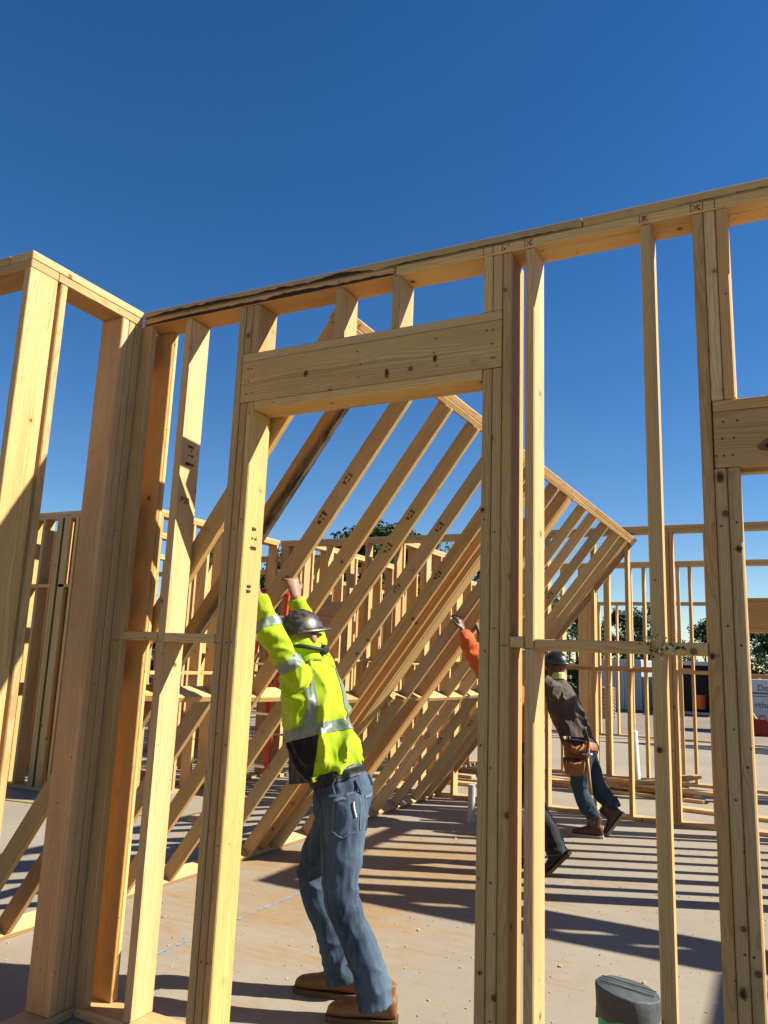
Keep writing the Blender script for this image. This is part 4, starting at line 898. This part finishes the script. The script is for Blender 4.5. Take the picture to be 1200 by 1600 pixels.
for rank, i in enumerate(order):
    x, y, h = trees[i]; e = empty('tree', (x, y, GZ)); tag(e, 'dark green leafy tree in the row beyond the yard', 'tree', 'row of trees beyond the yard')
    e.rotation_euler.z = i*1.7; sxy = h*random.uniform(.8, 1.05)
    for nm_, me in (('crown', CR[i % 3]), ('trunk', TK[i % 3])):
        o = bpy.data.objects.new(nm_, me); COL.objects.link(o); o.parent = e; o.scale = (sxy, sxy, h+.66)
# undergrowth closing the gaps under the crowns
bm = bmesh.new(); r = random.Random(11)
for i in range(16000):
    x = r.uniform(-60, 12); y = 52+r.uniform(-2.0, 1.5); z = GZ+abs(r.gauss(0, 1.5))*(1+.4*math.sin(x*.7)); q = r.uniform(.12, .3)
    a = Vector((r.gauss(0, 1), r.gauss(0, 1), r.gauss(0, .7))).normalized(); b = a.orthogonal().normalized(); p = Vector((x, y, z)); bm.faces.new([bm.verts.new(v) for v in (p+a*q, p+b*q*.6, p-a*q, p-b*q*.6)])
me = bpy.data.meshes.new('u'); bm.to_mesh(me); bm.free(); tag(link('undergrowth', me, 'foliage'), 'dark undergrowth massed below the far trees', 'undergrowth', kind='stuff')

# ------------------------------------------------------------------ ink on the lumber
def stamp(parent, c, u, v, n_, rows, seed, size=.006, mat='ink'):
    """blurred grade stamp: short dashes in rows; u along the row, v up"""
    r = random.Random(seed); bm = bmesh.new(); u, v = Vector(u).normalized(), Vector(v).normalized(); nn = u.cross(v)
    for j, row in enumerate(rows):
        x = -len(row)*size*.5
        for ch_ in row:
            if ch_ != ' ':
                p = Vector(c)+u*x-v*(j*size*2.2)+nn*.0012; w_ = size*r.uniform(.25, .45); h = size*r.uniform(.3, .9); k = r.uniform(-.3, .3)
                bm.faces.new([bm.verts.new(p+u*a*w_+v*(b*h+k*h*.3)) for a, b in ((-1, -1), (1, -1), (1, 1), (-1, 1))])
                if r.random() > .4: q = p+u*r.uniform(-.4, .4)*size+v*r.uniform(-.5, .5)*size; bm.faces.new([bm.verts.new(q+u*a*size*.4+v*b*size*.14) for a, b in ((-1, -1), (1, -1), (1, 1), (-1, 1))])
            x += size
    me = bpy.data.meshes.new('stamp'); bm.to_mesh(me); bm.free(); return link('ink_stamp', me, mat, parent)
def plusx(y, z): return (y, z)
text('P20', None, .042, 'ink', A, depth=.0002, name='ink_mark', mtx=Matrix.Translation((s2+T+.001, .030, 2.185)) @ Matrix.Rotation(math.pi/2, 4, 'Z') @ Matrix.Rotation(math.pi/2, 4, 'X'))
for (x, y, z, rows, sd_) in ((s2+T, .075, 2.455, ('xx--', ' |', ' | xx', '      ', 'xxxxxx'), 1), (k_+3*T, .075, 2.05, ('x--', '     ', ' x xx', '   ', 'xxxxx'), 2), (k_+3*T, .065, 1.80, ('xxx', 'xxx'), 3)):
    stamp(A, (x+.0005, y, z), (0, 1, 0), (0, 0, 1), None, rows, sd_, .0095)
for (y, v, sd_) in ((.828, 3.0, 4), (.828, 2.75, 5), (2.04, 2.95, 6), (2.04, 2.45, 7), (1.618, 2.95, 8), (1.618, 2.7, 9), (2.462, 2.62, 10), (4.89, 2.75, 11), (4.89, 2.5, 12), (4.45, 1.0, 13), (4.89, .9, 14), (5.38, 1.1, 15)):
    c, d, n = tw(y, v, .045); stamp(TW, c-EY*.0005, -n, d, None, ('xxx', 'x x', 'xx'), sd_, .012)

# knots and torn grain on the nearest boards
plain('knot_dark', (.045, .020, .010), .7, vary=.5, scale=40); plain('knot_ring', (.20, .085, .028), .7, vary=.3, scale=40); plain('splinter', (.62, .50, .32), .8)
def knot(x, z, rx, rz, seed, y=-.0035, ring=True):
    for (f, mt, yy) in (((1.0, 'knot_ring', y), (.62, 'knot_dark', y-.0009)) if ring else ((1.0, 'knot_dark', y),)):
        bm = bmesh.new(); n = 18; c = bm.verts.new((x, yy-.0004, z)); vv = []
        for q in range(n):
            t = 2*math.pi*q/n; k = f*(1+.30*noise.noise(Vector((math.cos(t)*1.3+seed, math.sin(t)*1.3, seed*2.))))
            vv.append(bm.verts.new((x+math.cos(t)*rx*k, yy, z+math.sin(t)*rz*k)))
        for q in range(n): bm.faces.new((c, vv[q], vv[(q+1) % n]))
        link('knot', mesh_from_bm(bm), mt, A)
KN = [(1.218, 2.225, .050, .026, 1), (-.553, 2.70, .010, .016, 2), (-.165, 2.648, .008, .022, 3), (.045, 2.68, .008, .016, 4), (1.095, 1.895, .011, .011, 5), (1.006, 1.563, .009, .011, 6), (1.05, 2.13, .012, .020, 7), (.25, 2.065, .008, .010, 8), (.842, 1.27, .009, .010, 9), (1.05, .62, .010, .017, 10), (.262, .52, .006, .008, 11)]
for q in KN: knot(*q)
rr = random.Random(5)
for mt, n_ in (('splinter', 26), ('knot_dark', 34)):
    bm = bmesh.new()
    for i in range(n_):
        a = rr.uniform(0, 6.28); d = rr.random()**.6*.042; p = Vector((.842+math.cos(a)*d*1.35, -.0052-rr.random()*.002, 1.586+math.sin(a)*d)); w_ = rr.uniform(.0015, .004)
        if mt == 'knot_dark' and i > 24: p = Vector((.89+rr.uniform(0, .05), -.0035, 1.588+rr.uniform(-.006, .006)))
        v = [bm.verts.new(p+Vector((dx*w_, 0, dz*w_*rr.uniform(.5, 1.6)))) for dx, dz in ((-1, -1), (1, -.7), (.8, 1), (-1, .8))]; bm.faces.new(v)
    me = bpy.data.meshes.new('torn'); bm.to_mesh(me); bm.free(); tag(link('torn_grain', me, mt, A), kind='stuff')

# nail heads and carpenter's pencil marks on the nearest wall
bm = bmesh.new(); rr = random.Random(9)
def nail(x, z, y=-.0045, r=.0032):
    c = Vector((x, y, z)); vv = [bm.verts.new(c+Vector((math.cos(t)*r, 0, math.sin(t)*r*1.15))) for t in [q*math.pi/4 for q in range(8)]]; bm.faces.new(vv)
for x0 in (k_+T, k_+2*T, r1-T, r1-2*T, r4+T, r4+2*T):
    for z in np.arange(.35, 2.1, .42): nail(x0+.019+rr.uniform(-.008, .008), z+rr.uniform(-.06, .06), -.0012)
for z0, zz in ((zbeam, ZC), (zb2, ZC2)):
    for xq in ((k_+.07, k_+.09, r1-.03, r1-.05, -.3, .05) if z0 == zbeam else (1.06, 1.10)):
        for f in (.2, .5, .8): nail(xq+rr.uniform(-.012, .012), z0+(zz-z0-T)*f, -.0012)
for x0 in (s2, k_, -.4292, -.1574, r1, r2, r3, r4):
    for q in range(2): nail(x0+.019+rr.uniform(-.01, .01), zt+T*(.3+.4*q)+rr.uniform(-.004, .004), -.0035)
tag(link('nail_heads', mesh_from_bm(bm), 'steel_dark' if 'steel_dark' in MAT else 'ink', A), kind='stuff')
bm = bmesh.new()
def pl(x0, z0, x1, z1, w_=.0011):
    a, b = Vector((x0, -.0022, z0)), Vector((x1, -.0022, z1)); d = (b-a).normalized(); n_ = Vector((-d.z, 0, d.x))*w_; bm.faces.new([bm.verts.new(q) for q in (a-n_, b-n_, b+n_, a+n_)])
for x0 in (s2, k_, r1-2*T, r1-T, r1, r2, r3, r4, r4+T, r4+2*T):
    pl(x0, zt+.003, x0, zt+T-.002); 
    if x0 in (r3, r4, r2): pl(x0+.006, zt+.006, x0+.03, zt+T-.008); pl(x0+.006, zt+T-.008, x0+.03, zt+.006)
for x0, x1, z in ((r1, r1+T, 1.578), (r2, r2+T, 1.57), (r4, r4+T, 1.565), (XC+.005, XC+.055, 1.555), (s2, s2+T, 1.556), (k_, k_+T, 1.556)): pl(x0+.004, z, x1-.006, z)
tag(link('pencil_marks', mesh_from_bm(bm), 'pencil', A), kind='stuff')
